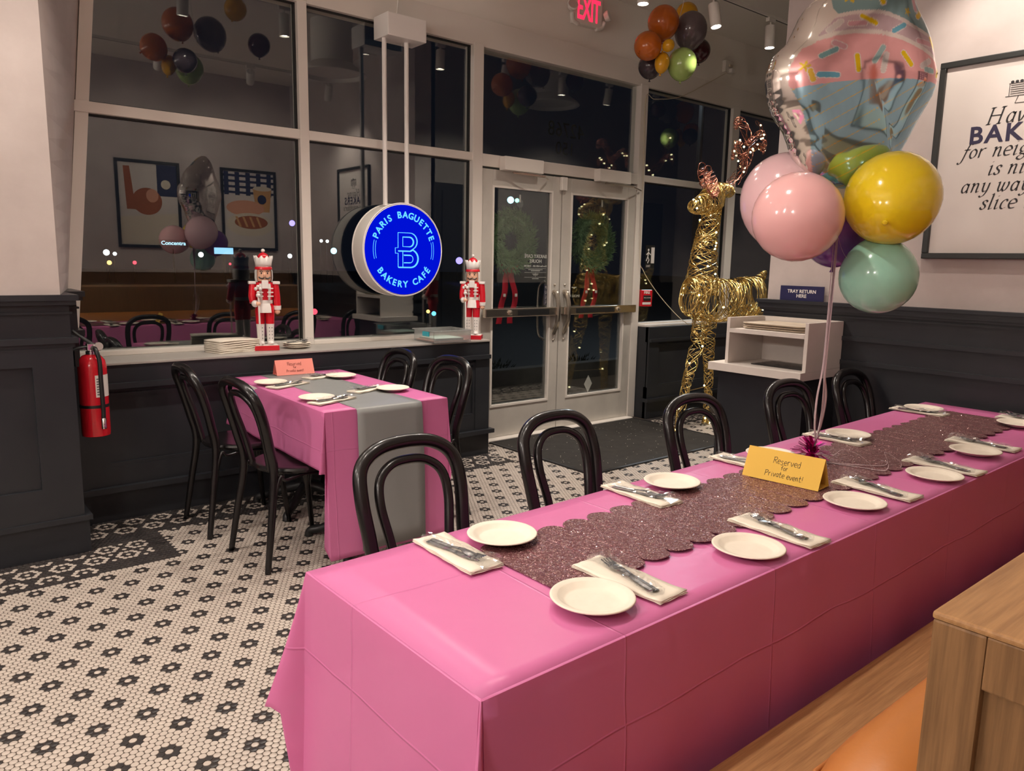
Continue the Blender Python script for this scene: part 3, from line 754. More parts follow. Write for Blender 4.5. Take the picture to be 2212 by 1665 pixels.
def make_cutlery():
    t = thing('wrapped_cutlery','x','cutlery')
    # fork: handle toward -y, tines toward +y
    m = MB(); prof = [(-0.088,0.0065),(-0.06,0.0070),(-0.02,0.0058),(0.0,0.0050),(0.02,0.0065),(0.035,0.0105),(0.05,0.0125),(0.058,0.0125)]
    zc = lambda y: 0.006+0.006*math.exp(-((y-0.015)/0.02)**2)+0.0012*max(0,y-0.03)*30*0.2
    P = [[(x*w, y, zc(y)+0.0016*(1-abs(x))) for x in (-1,-0.5,0,0.5,1)] for y,w in prof]
    m.grid(P)
    for k in range(4):
        xx = (-1+2*k/3)*0.0105
        m.add([(xx-0.0018,0.058,zc(0.058)),(xx+0.0018,0.058,zc(0.058)),(xx+0.0013,0.075,zc(0.07)+0.001),(xx+0.0009,0.088,zc(0.088)+0.003),(xx-0.0009,0.088,zc(0.088)+0.003),(xx-0.0013,0.075,zc(0.07)+0.001)],[(0,1,2,5),(5,2,3,4)])
    o = m.build('fork','cutlery',t); o.modifiers.new('thickness','SOLIDIFY').thickness = 0.0022
    k = MB().grid([[(0.010+x*w, y, 0.0035+0.001*(1-abs(x))) for x in (-1,0,1)] for y,w in ((-0.09,0.007),(-0.03,0.007),(0.0,0.005),(0.02,0.008),(0.06,0.0075),(0.085,0.002))]).build('knife','cutlery',t)
    k.modifiers.new('thickness','SOLIDIFY').thickness = 0.002
    r = random.Random(9); P = []
    for i in range(25):
        y = -0.105+0.225*i/24; flare = 1.0 if i < 20 else 1.0+(i-20)*0.14
        w = 0.021*flare*(0.75 if i in (0,) else 1)
        P.append([(w*math.cos(a)*(1+r.uniform(-.12,.12))+0.003, y+r.uniform(-.002,.002), max(0.0008,0.0085+0.0105*math.sin(a)*(1+0.5*(i>20))+r.uniform(-.0022,.0022))) for a in [2*PI*j/14 for j in range(15)]])
    for row in P: row[-1] = row[0]
    MB().grid(P).build('clear_wrapper','wrap',t)
    return t
cu0 = make_cutlery()
ORD = ['first','second','third','fourth','fifth','sixth']
bench = [((1.065,1.013),(1.211,1.049),2),((1.585,0.990),(1.766,1.021),-3),((2.165,1.012),(2.362,1.040),-2),((2.68,0.993),(2.848,1.028),-2),((3.155,1.035),(3.345,1.074),1),((3.905,1.118),(4.085,1.135),0)]
chairside = [((1.144,1.407),(0.998,1.398),178),((1.868,1.453),(1.713,1.448),177),((2.455,1.470),(2.305,1.475),180),((3.02,1.465),(2.945,1.475),177),((3.925,1.537),(3.875,1.538),180)]
first = {'p':True,'n':True,'c':True}
def put(kind, src, loc, rz, label, group):
    if first[kind]: o = src; first[kind] = False
    else: o = copy_tree(src)
    o.location = loc; o.rotation_euler = (0,0,R(rz)); o['label'] = label; o['group'] = group
    if kind == 'p': o['category'] = 'plate'
for side, L, nm in ((bench,bench,'bench side'),(chairside,chairside,'chair side')):
    for i,(p,n,rz) in enumerate(L):
        onr = 0.004 if (i in (2,3,4) and nm == 'chair side') else 0.0008
        put('p', pl0, (p[0],p[1],ZC+(0.0075 if nm == 'chair side' or i in (0,4,5) else 0.0015)), 0, '%s white plate from the open table end, on the %s of the long table' % (ORD[i],nm), 'white plates on the long table')
        put('n', na0, (n[0],n[1],ZC+0.0056), rz, '%s folded napkin from the open table end, on the %s of the long table' % (ORD[i],nm), 'napkins on the long table')
        a = R(rz)
        put('c', cu0, (n[0]-0.002*i,n[1],ZC+0.0118), rz+(-14 if nm == 'bench side' else 10)+4*math.sin(i*2.1), '%s wrapped fork from the open table end, on the %s of the long table' % (ORD[i],nm), 'wrapped cutlery on the long table')
small = [((1.605,4.02),(1.665,3.925),-66,'by the left chair nearer the window'),((1.608,3.449),(1.655,3.375),-70,'by the left chair nearer the viewer'),((2.04,4.04),(1.96,4.115),110,'by the right chair nearer the window'),((2.062,3.487),(1.96,3.565),112,'by the right chair nearer the viewer')]
for p,n,rz,w in small:
    put('p',pl0,(p[0],p[1],ZC+0.004),0,'white plate on the small table %s' % w,'white plates on the small table')
    put('n',na0,(n[0],n[1],ZC+0.0045),rz,'folded napkin on the small table %s' % w,'napkins on the small table')
    put('c',cu0,(n[0],n[1],ZC+0.0107),rz-10,'wrapped fork on the small table %s' % w,'wrapped cutlery on the small table')

# ------------------------------------------------------------------ handwritten tent cards (single-stroke lettering)
G = {'R':[[(0,0),(0.05,1)],[(-0.03,0.92),(0.35,1.0),(0.5,0.8),(0.35,0.58),(0.06,0.52)],[(0.15,0.54),(0.55,0)]],
 'P':[[(0,0),(0.05,1)],[(-0.03,0.92),(0.35,1.0),(0.5,0.8),(0.35,0.55),(0.06,0.48)]],
 'e':[[(0.05,0.32),(0.42,0.38),(0.36,0.58),(0.2,0.64),(0.05,0.5),(0.02,0.25),(0.15,0.03),(0.42,0.06)]],
 's':[[(0.36,0.56),(0.2,0.64),(0.06,0.54),(0.14,0.40),(0.32,0.28),(0.32,0.1),(0.16,0.0),(0.02,0.08)]],
 'r':[[(0.05,0.62),(0.07,0.0)],[(0.07,0.4),(0.2,0.6),(0.36,0.6)]],
 'v':[[(0,0.62),(0.18,0.0),(0.4,0.64)]],
 'd':[[(0.36,0.5),(0.2,0.62),(0.05,0.45),(0.04,0.15),(0.18,0.0),(0.36,0.16)],[(0.4,1.02),(0.37,0.0)]],
 'f':[[(0.4,0.95),(0.28,1.02),(0.18,0.85),(0.16,0.0)],[(0.0,0.58),(0.36,0.6)]],
 'o':[[(0.2,0.62),(0.04,0.45),(0.04,0.15),(0.2,0.0),(0.38,0.16),(0.38,0.46),(0.2,0.62)]],
 'i':[[(0.1,0.6),(0.1,0.0)],[(0.1,0.82),(0.11,0.86)]],
 'a':[[(0.38,0.5),(0.2,0.62),(0.04,0.42),(0.05,0.12),(0.2,0.0),(0.36,0.2)],[(0.38,0.62),(0.38,0.08),(0.44,0.0)]],
 't':[[(0.18,0.98),(0.16,0.08),(0.3,0.0),(0.4,0.08)],[(0.0,0.62),(0.4,0.64)]],
 'n':[[(0.05,0.62),(0.06,0.0)],[(0.06,0.42),(0.2,0.6),(0.34,0.5),(0.36,0.0)]],
 '!':[[(0.12,1.0),(0.08,0.28)],[(0.07,0.03),(0.075,0.0)]], ' ':[]}
def handwriting(lines, h, rad, slope=0.0):
    mb = MB(); r = random.Random(2)
    for body, cx, z0, hh in lines:
        adv = [0.62 if c in 'RP' else (0.35 if c in '! i' else 0.53) for c in body]; tot = sum(adv)*hh
        x = cx-tot/2
        for c, a in zip(body, adv):
            dz = r.uniform(-0.05,0.05)*hh
            for stroke in G[c]:
                pts = [(x+px*hh, 0.0, z0+pz*hh+dz) for px,pz in stroke]
                pts = cat_spline(pts,4) if len(pts) > 2 else pts
                mb.tube(pts, rad, 5)
            x += a*hh
    return mb
def tent_card(name, loc, rz, W_, H_, D_, m, ink, label, lines, rad):
    t = thing(name, label, 'card', loc, rz)
    th = 0.0008; tilt = math.atan2(D_/2, H_)
    P = [(-D_/2,0.0),(0,H_),(D_/2,0.0)]
    mb = MB().grid([[(x,p[0],p[1]) for x in (-W_/2,W_/2)] for p in ((-D_/2,0.0),(0,H_))]); o = mb.build('front_leaf',m,t); o.modifiers.new('thickness','SOLIDIFY').thickness = th
    o = MB().grid([[(x,p[0],p[1]) for x in (-W_/2,W_/2)] for p in ((0,H_),(D_/2,0.0006))]).build('back_leaf',m,t); o.modifiers.new('thickness','SOLIDIFY').thickness = th
    o = MB().grid([[(x,p[0],p[1]) for x in (-W_/2,W_/2)] for p in ((D_/2,0.0012),(-D_/2+0.004,0.0018))]).build('bottom_flap',m,t); o.modifiers.new('thickness','SOLIDIFY').thickness = th
    hw = handwriting(lines, 0.03, rad).xf(Matrix.Translation((0,-D_/2-0.0008,0)) @ Matrix.Rotation(-tilt,4,'X'))
    hw.build('handwriting', ink, t)
    return t
tent_card('reserved_card', (2.219,1.272,ZC+0.0055), R(-83.5+0), 0.255, 0.095, 0.085, 'yellowcard', 'ink', 'folded yellow card reading Reserved for Private event on the glitter runner',
          [('Reserved',0.012,0.060,0.021),('for',0.008,0.042,0.015),('Private event!',0.012,0.017,0.0185)], 0.0009)
tent_card('reserved_card', (1.870,4.318,ZC+0.0035), R(-3), 0.232, 0.088, 0.075, 'salmoncard', 'inkred', 'folded salmon card reading Reserved on the small table by the window',
          [('Reserved',0.0,0.058,0.020),('for',0.0,0.041,0.013),('Private event!',0.0,0.018,0.0155)], 0.0008)

# ------------------------------------------------------------------ hanging round sign
def round_sign():
    t = thing('hanging_sign','round lit blue sign with a large cyan letter B hung in the window','sign',(2.826,4.62,1.522))
    RR = 0.3155
    MB().lathe([(RR-0.006,0.004),(RR,0.0),(RR,-0.15),(RR-0.006,-0.154)],72).xf(Matrix.Rotation(PI/2,4,'X')).build('drum','white',t,True)
    for y in (0.0,0.150): MB().tube([((RR+0.0015)*math.cos(a),y,(RR+0.0015)*math.sin(a)) for a in [2*PI*k/72 for k in range(72)]],0.005,6,closed=True).build('rim','whitepaint',t,'full')
    fc = MB().lathe([(0.0001,0.0075),(RR-0.008,0.0075),(RR-0.008,0.0045)],72).xf(Matrix.Rotation(PI/2,4,'X')).build('face','bluelight',t)
    MB().lathe([(0.0001,-0.1575),(RR-0.008,-0.1575),(RR-0.008,-0.1545)],72).xf(Matrix.Rotation(PI/2,4,'X')).build('rear_face','navy',t)
    def arc_text(body, rad, a_mid, span, up):
        adv = {'I':0.45,' ':0.75,'É':0.9,'E':0.9,'F':0.85}
        ws = [adv.get(c,1.0) for c in body]; tot = sum(ws); s = 0
        for c, w in zip(body, ws):
            u = (s+w/2)/tot-0.5; s += w
            if c == ' ': continue
            a = a_mid-u*span if up else a_mid+u*span
            an = R(a); x, z = rad*math.cos(an), rad*math.sin(an)
            o = text('letter',c,0.062,'cyanlight',fc,(x,-0.0082,z),FRONT,extrude=0.0006,bold=0.0016)
            o.rotation_euler = (PI/2, -R(a-90) if up else -R(a+90), 0)
    arc_text('PARIS BAGUETTE',0.238,90,147,True)
    arc_text('BAKERY CAFÉ',0.238,270,118,False)
    # double side dashes
    for s in (0,180):
        for rad in (0.228,0.244):
            pts = [(rad*math.cos(R(s+a)),-0.0085,rad*math.sin(R(s+a))) for a in range(-15,16,3)]
            MB().tube(pts,0.0058,4,flat=0.25).build('dash','cyanlight',fc)
    # outlined letter B
    k = 0.001; X = lambda x: x*k; 
    def line(pts, closed=False):
        MB().tube([(x*k,-0.0085,z*k) for x,z in pts],0.0082,4,closed=closed,flat=0.3).build('monogram_line','cyanlight',fc)
    def bow(x, z0, z1, xr):   # straight to the right then a half round
        r = (z1-z0)/2; c = (z0+z1)/2
        return [(x,z1),(xr,z1)]+[(xr+r*math.cos(R(90-a)),c+r*math.sin(R(90-a))) for a in range(15,180,15)]+[(xr,z0),(x,z0)]
    line([(-50,-118),(-50,-22),(-72,-22),(-72,14),(-50,14),(-50,118),(45,118)]+[(45+58*math.cos(R(90-a)),60+58*math.sin(R(90-a))) for a in range(15,150,15)]+[(62,2)])
    line([(-50,-118),(50,-118)]+[(50+60*math.cos(R(-90+a)),-58+60*math.sin(R(-90+a))) for a in range(15,165,15)]+[(62,4)])
    line(bow(-12,24,88,40),True)
    line([(-50,-6),(48,-6)]); line(bow(-4,-88,-34,44)); line([(-12,-6),(-12,-118)])
    line([(62,2),(48,-6)])
    # hangers and canopy
    for x in (-0.100,0.073):
        MB().tube([(x,0.075,0.30),(x,0.075,1.40)],0.016,8).build('hanger_rod','whitepaint',t,True)
    MB().box(-0.125,0.175,-0.02,0.17,1.39,1.535,0.006).build('canopy','whitepaint',t)
    MB().tube(cat_spline([(0.0,0.08,1.53),(0.02,0.09,1.75),(-0.02,0.10,2.0),(0.05,0.12,2.177)],5),0.004,6).build('cable','white',t)
round_sign()

# exit sign
def exit_sign():
    t = thing('exit_sign','lit red EXIT sign with two emergency lamp heads above the doors','sign',(4.71,4.83,3.40))
    MB().box(-0.165,0.165,-0.05,0,0.0,0.235,0.010).build('housing','white',t)
    ex = text('letters','EXIT',0.205,'exitlight',t,(0,-0.0515,0.118),FRONT,extrude=0.001,bold=0.003,spacing=0.95); ex.scale = (0.66,1.22,1)
    for s in (-1,1):
        MB().tube(cat_spline([(s*0.10,-0.035,0.0),(s*0.17,-0.04,0.02),(s*0.19,-0.05,0.07)],4),0.018,8).build('arm','white',t,'full')
        h = MB().lathe([(0.0001,-0.03),(0.035,-0.025),(0.045,0.0),(0.045,0.015),(0.040,0.02)],20).xf(Matrix.Translation((s*0.205,-0.07,0.115)) @ Matrix.Rotation(R(70),4,'X') @ Matrix.Rotation(R(25*s),4,'Y')).build('lamp_head','white',t,True)
        MB().lathe([(0.0001,0.021),(0.038,0.021),(0.036,0.012)],20).xf(Matrix.Translation((s*0.205,-0.07,0.115)) @ Matrix.Rotation(R(70),4,'X') @ Matrix.Rotation(R(25*s),4,'Y')).build('lens','chrome',h,True)
exit_sign()

# ------------------------------------------------------------------ balloons
def balloon_mesh(rx, rz, tail=0.0, n=28, m=18):
    pr = []
    for i in range(m+1):
        a = PI*i/m; zz = -math.cos(a); rr = max(1e-6, math.sin(a))
        if zz < 0: rr *= 1-0.10*(-zz)**2; 
        pr.append((rx*rr, rz*zz*(1.0 if zz > 0 else 1.12+tail)))
    mb = MB().lathe(pr, n)
    zb = -rz*(1.12+tail)
    mb.lathe([(0.0045,zb+0.004),(0.004,zb-0.006),(0.009,zb-0.016),(0.006,zb-0.017)],10)
    return mb
def latex(name, col, rough=0.16, sss=0.12):
    return mat(name, col, rough, coat=0.25, sss=sss, spec=0.5)
LX = dict(pink=latex('pink_latex',(0.80,0.45,0.45)), pink2=latex('mauve_pink_latex',(0.75,0.49,0.52)), yellow=latex('yellow_latex',(0.80,0.60,0.015)), mint=latex('mint_latex',(0.32,0.62,0.49)),
          purple=latex('purple_latex',(0.16,0.05,0.26)), orange=latex('orange_latex',(0.50,0.12,0.012)), gold=latex('marigold_latex',(0.68,0.34,0.008)), grey=latex('plum_chrome_latex',(0.13,0.10,0.105),0.10), green=latex('lime_latex',(0.33,0.46,0.13)),
          maroon=latex('maroon_latex',(0.06,0.012,0.016)), plum=latex('dark_plum_latex',(0.05,0.035,0.04)))
def balloon(loc, rx, rz, col, label, tilt=(0,0), group=None, tail=0.0):
    o = balloon_mesh(rx, rz, tail).build('balloon', LX[col], smooth='full', loc=loc, rot=(R(tilt[0]),R(tilt[1]),0))
    return tag(o, label, 'balloon', group)
CLU = [('orange',(4.735,4.0,3.268),0.118,0.122,(10,-10),'big orange'),('orange',(4.555,3.985,3.062),0.105,0.095,(0,60),'smaller orange'),('grey',(5.003,3.95,3.254),0.126,0.136,(20,-15),'plum chrome'),
       ('gold',(5.158,4.12,3.440),0.088,0.09,(10,20),'marigold'),('gold',(4.640,3.86,3.058),0.044,0.046,(60,0),'tiny marigold'),('gold',(4.672,3.94,2.958),0.056,0.075,(0,10),'teardrop marigold'),
       ('green',(4.845,3.89,2.970),0.110,0.116,(0,5),'lime green'),('maroon',(5.345,4.12,3.199),0.09,0.09,(0,0),'maroon'),('plum',(4.745,4.12,2.975),0.092,0.088,(0,0),'dark plum')]
for col,p,rx,rz,tl,nm in CLU:
    balloon(p, rx, rz, col, '%s balloon in the cluster hung from the track by the exit sign' % nm, tl, 'balloon cluster by the exit sign')
# two more clusters, seen in the glass
for (dx,dy,dz,nm,rz_) in ((2.12-4.87,3.10-4.03,0.0,'seen in the left window glass',1),(7.44-4.87,3.72-4.03,0.0,'seen in the glass behind the reindeer',-1)):
    for col,p,rx,rz,tl,n2 in CLU:
        q = (4.87+dx+(p[0]-4.87)*rz_, 4.03+dy+(p[1]-4.03), p[2])
        balloon(q, rx, rz, col, '%s balloon in the ceiling cluster %s' % (n2,nm), tl, 'balloon cluster '+nm)
for k,(x,y,lab) in enumerate(((4.87,4.03,'string holding up the balloon cluster by the exit sign'),(2.12,3.10,'string holding up the balloon cluster over the small table'),(7.44,3.72,'string holding up the balloon cluster over the reindeer'))):
    tag(MB().tube([(x,y,3.12),(x,y-0.1,3.40),(x,y-0.15,CEIL)],0.002,5).build('balloon_string','white'),lab,'string',group='balloon strings')

# bouquet over the long table
RYAW = -39.667
balloon((2.352,1.377,1.617), 0.146, 0.140, 'pink', 'pink balloon in front of the other pink one', (15,-78), 'balloon bouquet', 0.02)
balloon((2.575,1.560,1.700), 0.160, 0.165, 'pink2', 'mauve pink balloon half hidden behind the pink one', (0,20), 'balloon bouquet')
balloon((2.655,1.212,1.690), 0.152, 0.166, 'yellow', 'big yellow balloon under the cupcake balloon', (-18,62), 'balloon bouquet', 0.02)
balloon((2.675,1.243,1.425), 0.128, 0.126, 'mint', 'mint green balloon below the yellow one', (0,170), 'balloon bouquet')
balloon((2.745,1.45,1.60), 0.13, 0.13, 'purple', 'purple balloon tucked behind the pink and yellow ones', (0,0), 'balloon bouquet')
def foil_balloon():
    c0 = (1838.0,180.0); s = 1/629.0
    out = [(1758,388),(1728,350),(1700,290),(1672,252),(1656,208),(1652,170),(1664,132),(1690,105),(1704,76),(1720,42),(1745,15),(1775,-3),(1800,-25),(1845,-58),(1890,-75),(1925,-60),(1945,-22),(1960,20),(1985,60),(2001,92),(2015,138),(2023,166),(2017,202),(1990,255),(1966,308),(1945,348),(1928,392),(1850,402),(1795,396)]
    sp = cat_spline([(x,y,0) for x,y in out], 8, True)
    ang = np.array([math.atan2(p.y-c0[1], p.x-c0[0]) for p in sp]); rad = np.array([math.hypot(p.x-c0[0], p.y-c0[1]) for p in sp])
    o_ = np.argsort(ang); ang = ang[o_]; rad = rad[o_]
    NT, NR = 420, 90
    th = np.linspace(-PI, PI, NT, endpoint=False)
    rr = np.interp(th, ang, rad, period=2*PI)
    verts = []; cols = []
    li = lambda pts, x: float(np.interp(x, [p[0] for p in pts], [p[1] for p in pts]))
    B = [(1740,72),(1770,64),(1800,58),(1850,57),(1900,70),(1950,86),(2010,100)]
    Cc = [(1700,122),(1728,110),(1760,102),(1800,97),(1850,98),(1900,106),(1950,121),(2025,146)]
    D = [(1670,209),(1700,206),(1760,198),(1820,192),(1880,187),(1940,185),(2030,188)]
    A = [(1700,-60),(1860,-22),(1890,-8),(1960,24),(2000,40)]
    WL = [(-80,1810),(-30,1785),(0,1772),(20,1762),(45,1760),(62,1768),(80,1752),(100,1733),(118,1726),(128,1702),(150,1686),(170,1678),(200,1680),(215,1690),(250,1712),(300,1735),(350,1748),(400,1768)]
    caps = [((1715,175),(1722,192),'s'),((1732,183),(1768,184),'b'),((1805,146),(1810,173),'y'),((1842,155),(1858,128),'m'),((1862,172),(1866,142),'w'),((1904,136),(1924,157),'y'),((1964,163),(1983,164),'m'),((1953,157),(1973,145),'w'),((2002,170),(2010,150),'y'),
            ((1814,66),(1840,80),'y'),((1880,94),(1904,80),'b'),((1980,97),(1995,115),'y'),((1850,16),(1856,38),'y'),((1870,24),(1890,11),'p'),((1930,18),(1938,42),'p'),((1942,57),(1955,45),'y'),((1940,108),(1976,110),'p'),((1735,146),(1763,133),'t'),((1750,94),(1772,77),'w'),((1790,82),(1818,80),'p'),((1760,120),(1778,128),'p')]
    stars = [(1705,165,12),(1830,23,11),(1795,25,14),(1912,52,9)]
    CC = dict(y=(0.85,0.62,0.02),b=(0.18,0.50,0.68),w=(0.74,0.70,0.70),m=(0.42,0.64,0.66),p=(0.78,0.45,0.52),t=(0.25,0.50,0.55),s=(0.85,0.6,0.1))
    def colour(u, v):
        if u < li(WL, v): return (0.83,0.78,0.73)
        for (p,q,c) in caps:
            dx, dy = q[0]-p[0], q[1]-p[1]; L2 = dx*dx+dy*dy
            t = max(0,min(1,((u-p[0])*dx+(v-p[1])*dy)/L2)); d = math.hypot(u-p[0]-t*dx, v-p[1]-t*dy)
            if d < 5.0 and v < li(D,u)-3: return CC[c]
            if d < 6.6 and v < li(D,u)-3: return (0.85,0.8,0.78)
        for (x,y,r) in stars:
            d = math.hypot(u-x,v-y); a = math.atan2(v-y,u-x)
            if d < r*(0.62+0.38*math.cos(5*a)): return (0.80,0.60,0.08)
        if v < li(A,u): return (0.86,0.62,0.03)
        b = li(B,u)
        if abs(v-b) < 4: return (0.86,0.80,0.78)
        if v < b: return (0.28,0.46,0.50)
        c = li(Cc,u)
        if abs(v-c) < 4.5: return (0.86,0.80,0.76)
        if v < c: return (0.66,0.52,0.58)
        if v < li(D,u): return (0.90,0.48,0.50)
        if (v+0.58*u) % 27 < 1.7: return (0.75,0.58,0.2)
        return (0.36,0.60,0.74)
    rnd = np.random.RandomState(5); pk = rnd.rand(40)*6.28; T = 0.135
    faces = []
    for side in (0,1):
        for i in range(NR+1):
            r = (i/NR)**0.85
            edge = r**7
            wr_ = 1-0.0022*edge*np.sin(th*62+1.3*np.sin(th*9))
            cup = 1.0
            for j in range(NT):
                d = rr[j]*r*wr_[j]
                u = c0[0]+d*math.cos(th[j]); v = c0[1]+d*math.sin(th[j])
                h = T*math.sqrt(max(0.0,1-r**2.6))*(0.86+0.14*math.cos((v-150)/150))
                h += 0.0006*math.sin(th[j]*62+1.3*math.sin(th[j]*9))*r**14*(1-r)*12
                h += 0.004*math.exp(-((v-300-0.25*(u-1700))/10)**2)*(-1)*(1-r**3)*max(0,1-(u-1690)/130)
                verts.append(((u-c0[0])*s, (-h if side == 0 else h), -(v-c0[1])*s))
                cols.append(colour(u,v) if side == 0 else (0.75,0.72,0.70))
        base = side*(NR+1)*NT
        for i in range(NR):
            for j in range(NT):
                a, b = base+i*NT+j, base+i*NT+(j+1)%NT
                c, d = a+NT, b+NT
                faces.append((a,b,d,c) if side == 0 else (a,c,d,b))
    me = bpy.data.meshes.new('cupcake_balloon'); me.from_pydata(verts, [], faces)
    ca = me.color_attributes.new('print','FLOAT_COLOR','POINT')
    ca.data.foreach_set('color', np.concatenate([np.array(cols), np.ones((len(cols),1))],1).astype(np.float32).reshape(-1))
    me.polygons.foreach_set('use_smooth',[True]*len(me.polygons))
    m = bpy.data.materials.new('printed_foil'); m.use_nodes = True; nt = m.node_tree; b = nt.nodes['Principled BSDF']
    at = _n(nt,'ShaderNodeAttribute'); at.attribute_name = 'print'; nt.links.new(at.outputs['Color'], b.inputs['Base Color'])
    b.inputs['Metallic'].default_value = 0.92; b.inputs['Roughness'].default_value = 0.09
    me.materials.append(m)
    t = thing('foil_balloon','big cupcake-shaped foil balloon with pink and teal frosting','balloon',(2.632,1.380,2.082),R(RYAW+4),'balloon bouquet')
    o = bpy.data.objects.new('envelope', me); COL.objects.link(o); o.parent = t
    MB().add([(-0.03,0,-0.345),(0.05,0.003,-0.35),(0.055,0.012,-0.40),(0.02,-0.006,-0.44),(-0.02,0.006,-0.41)],[(0,1,2,3,4)]).build('filling_tail','marble',t)
foil_balloon()
def ribbon_bundle():
    t = thing('balloon_ribbons','pale lavender ribbons running down from the balloon bouquet to its weight','ribbon',(2.555,1.345,0.0))
    def strip(pts, w, nm='ribbon', tw=0.0):
        sp = cat_spline(pts,8); P = []
        for i,p in enumerate(sp):
            a = tw*i/len(sp)+0.6; d = Vector((math.cos(a),math.sin(a),0))*w/2
            P.append([p-d,p+d])
        o = MB().grid(P).build(nm,'ribbon',t,'full'); o.modifiers.new('thickness','SOLIDIFY').thickness = 0.0004
    for k,(x,y,b) in enumerate(((0.0,0.0,0.012),(-0.004,0.003,-0.014),(0.006,0.002,0.022),(0.003,-0.004,0.002))):
        strip([(x*2,y,1.58),(x,y,1.35),(x*0.5-0.004,y,1.12),(x+b*1.4-0.006,y,1.00),(x+b-0.012,y,0.90),(-0.020,0.0,0.835),(-0.028,0.004,0.79)],0.007,'ribbon',1.5+k)
    strip([(0.0,0,1.58),(0.03,-0.02,1.50),(0.07,-0.06,1.45)],0.005); strip([(0.0,0,1.57),(-0.07,0.02,1.55),(-0.15,0.03,1.545)],0.005)
    # curled ends on the runner
    z = ZC+0.008
    strip([(-0.02,0.0,0.80),(0.03,-0.04,z+0.02),(0.09,-0.05,z+0.035),(0.115,-0.10,z+0.02),(0.08,-0.16,z),(0.02,-0.19,z)],0.006)
    strip([(-0.02,-0.02,z),(0.06,-0.14,z+0.002),(0.13,-0.19,z+0.004),(0.20,-0.15,z+0.03),(0.19,-0.21,z+0.01),(0.14,-0.235,z)],0.006)
    strip([(0.0,-0.05,z),(0.03,-0.15,z),(0.05,-0.22,z+0.002),(0.12,-0.20,z+0.012),(0.17,-0.15,z+0.004)],0.006)
ribbon_bundle()
def weight():
    t = thing('balloon_weight','magenta foil pom-pom weight at the foot of the balloon ribbons','balloon weight',(2.525,1.352,ZC+0.003))
    MB().lathe([(0.0001,0),(0.028,0.0),(0.030,0.015),(0.012,0.03),(0.0001,0.032)],16).build('core','magenta',t,True)
    r = random.Random(3)
    for k in range(60):
        el = R(r.uniform(-5,85)); az = r.uniform(0,2*PI); L = r.uniform(0.052,0.075); w = 0.007
        d = Vector((math.cos(el)*math.cos(az),math.cos(el)*math.sin(az),math.sin(el))); sd = d.cross(Vector((0,0,1))).normalized()*w; up = sd.cross(d).normalized()*0.004
        c = Vector((0,0,0.025)); 
        p = [c+d*0.01-sd*0.4,c+d*0.01+sd*0.4,c+d*L*0.6+sd+up,c+d*L*0.6-sd+up,c+d*L+sd*0.9-up*2,c+d*L-sd*0.9-up*2]
        p = [Vector((q.x,q.y,max(q.z,0.001))) for q in p]
        MB().add(p,[(0,1,2,3),(3,2,4,5)]).build('foil_petal','magenta',t)
weight()

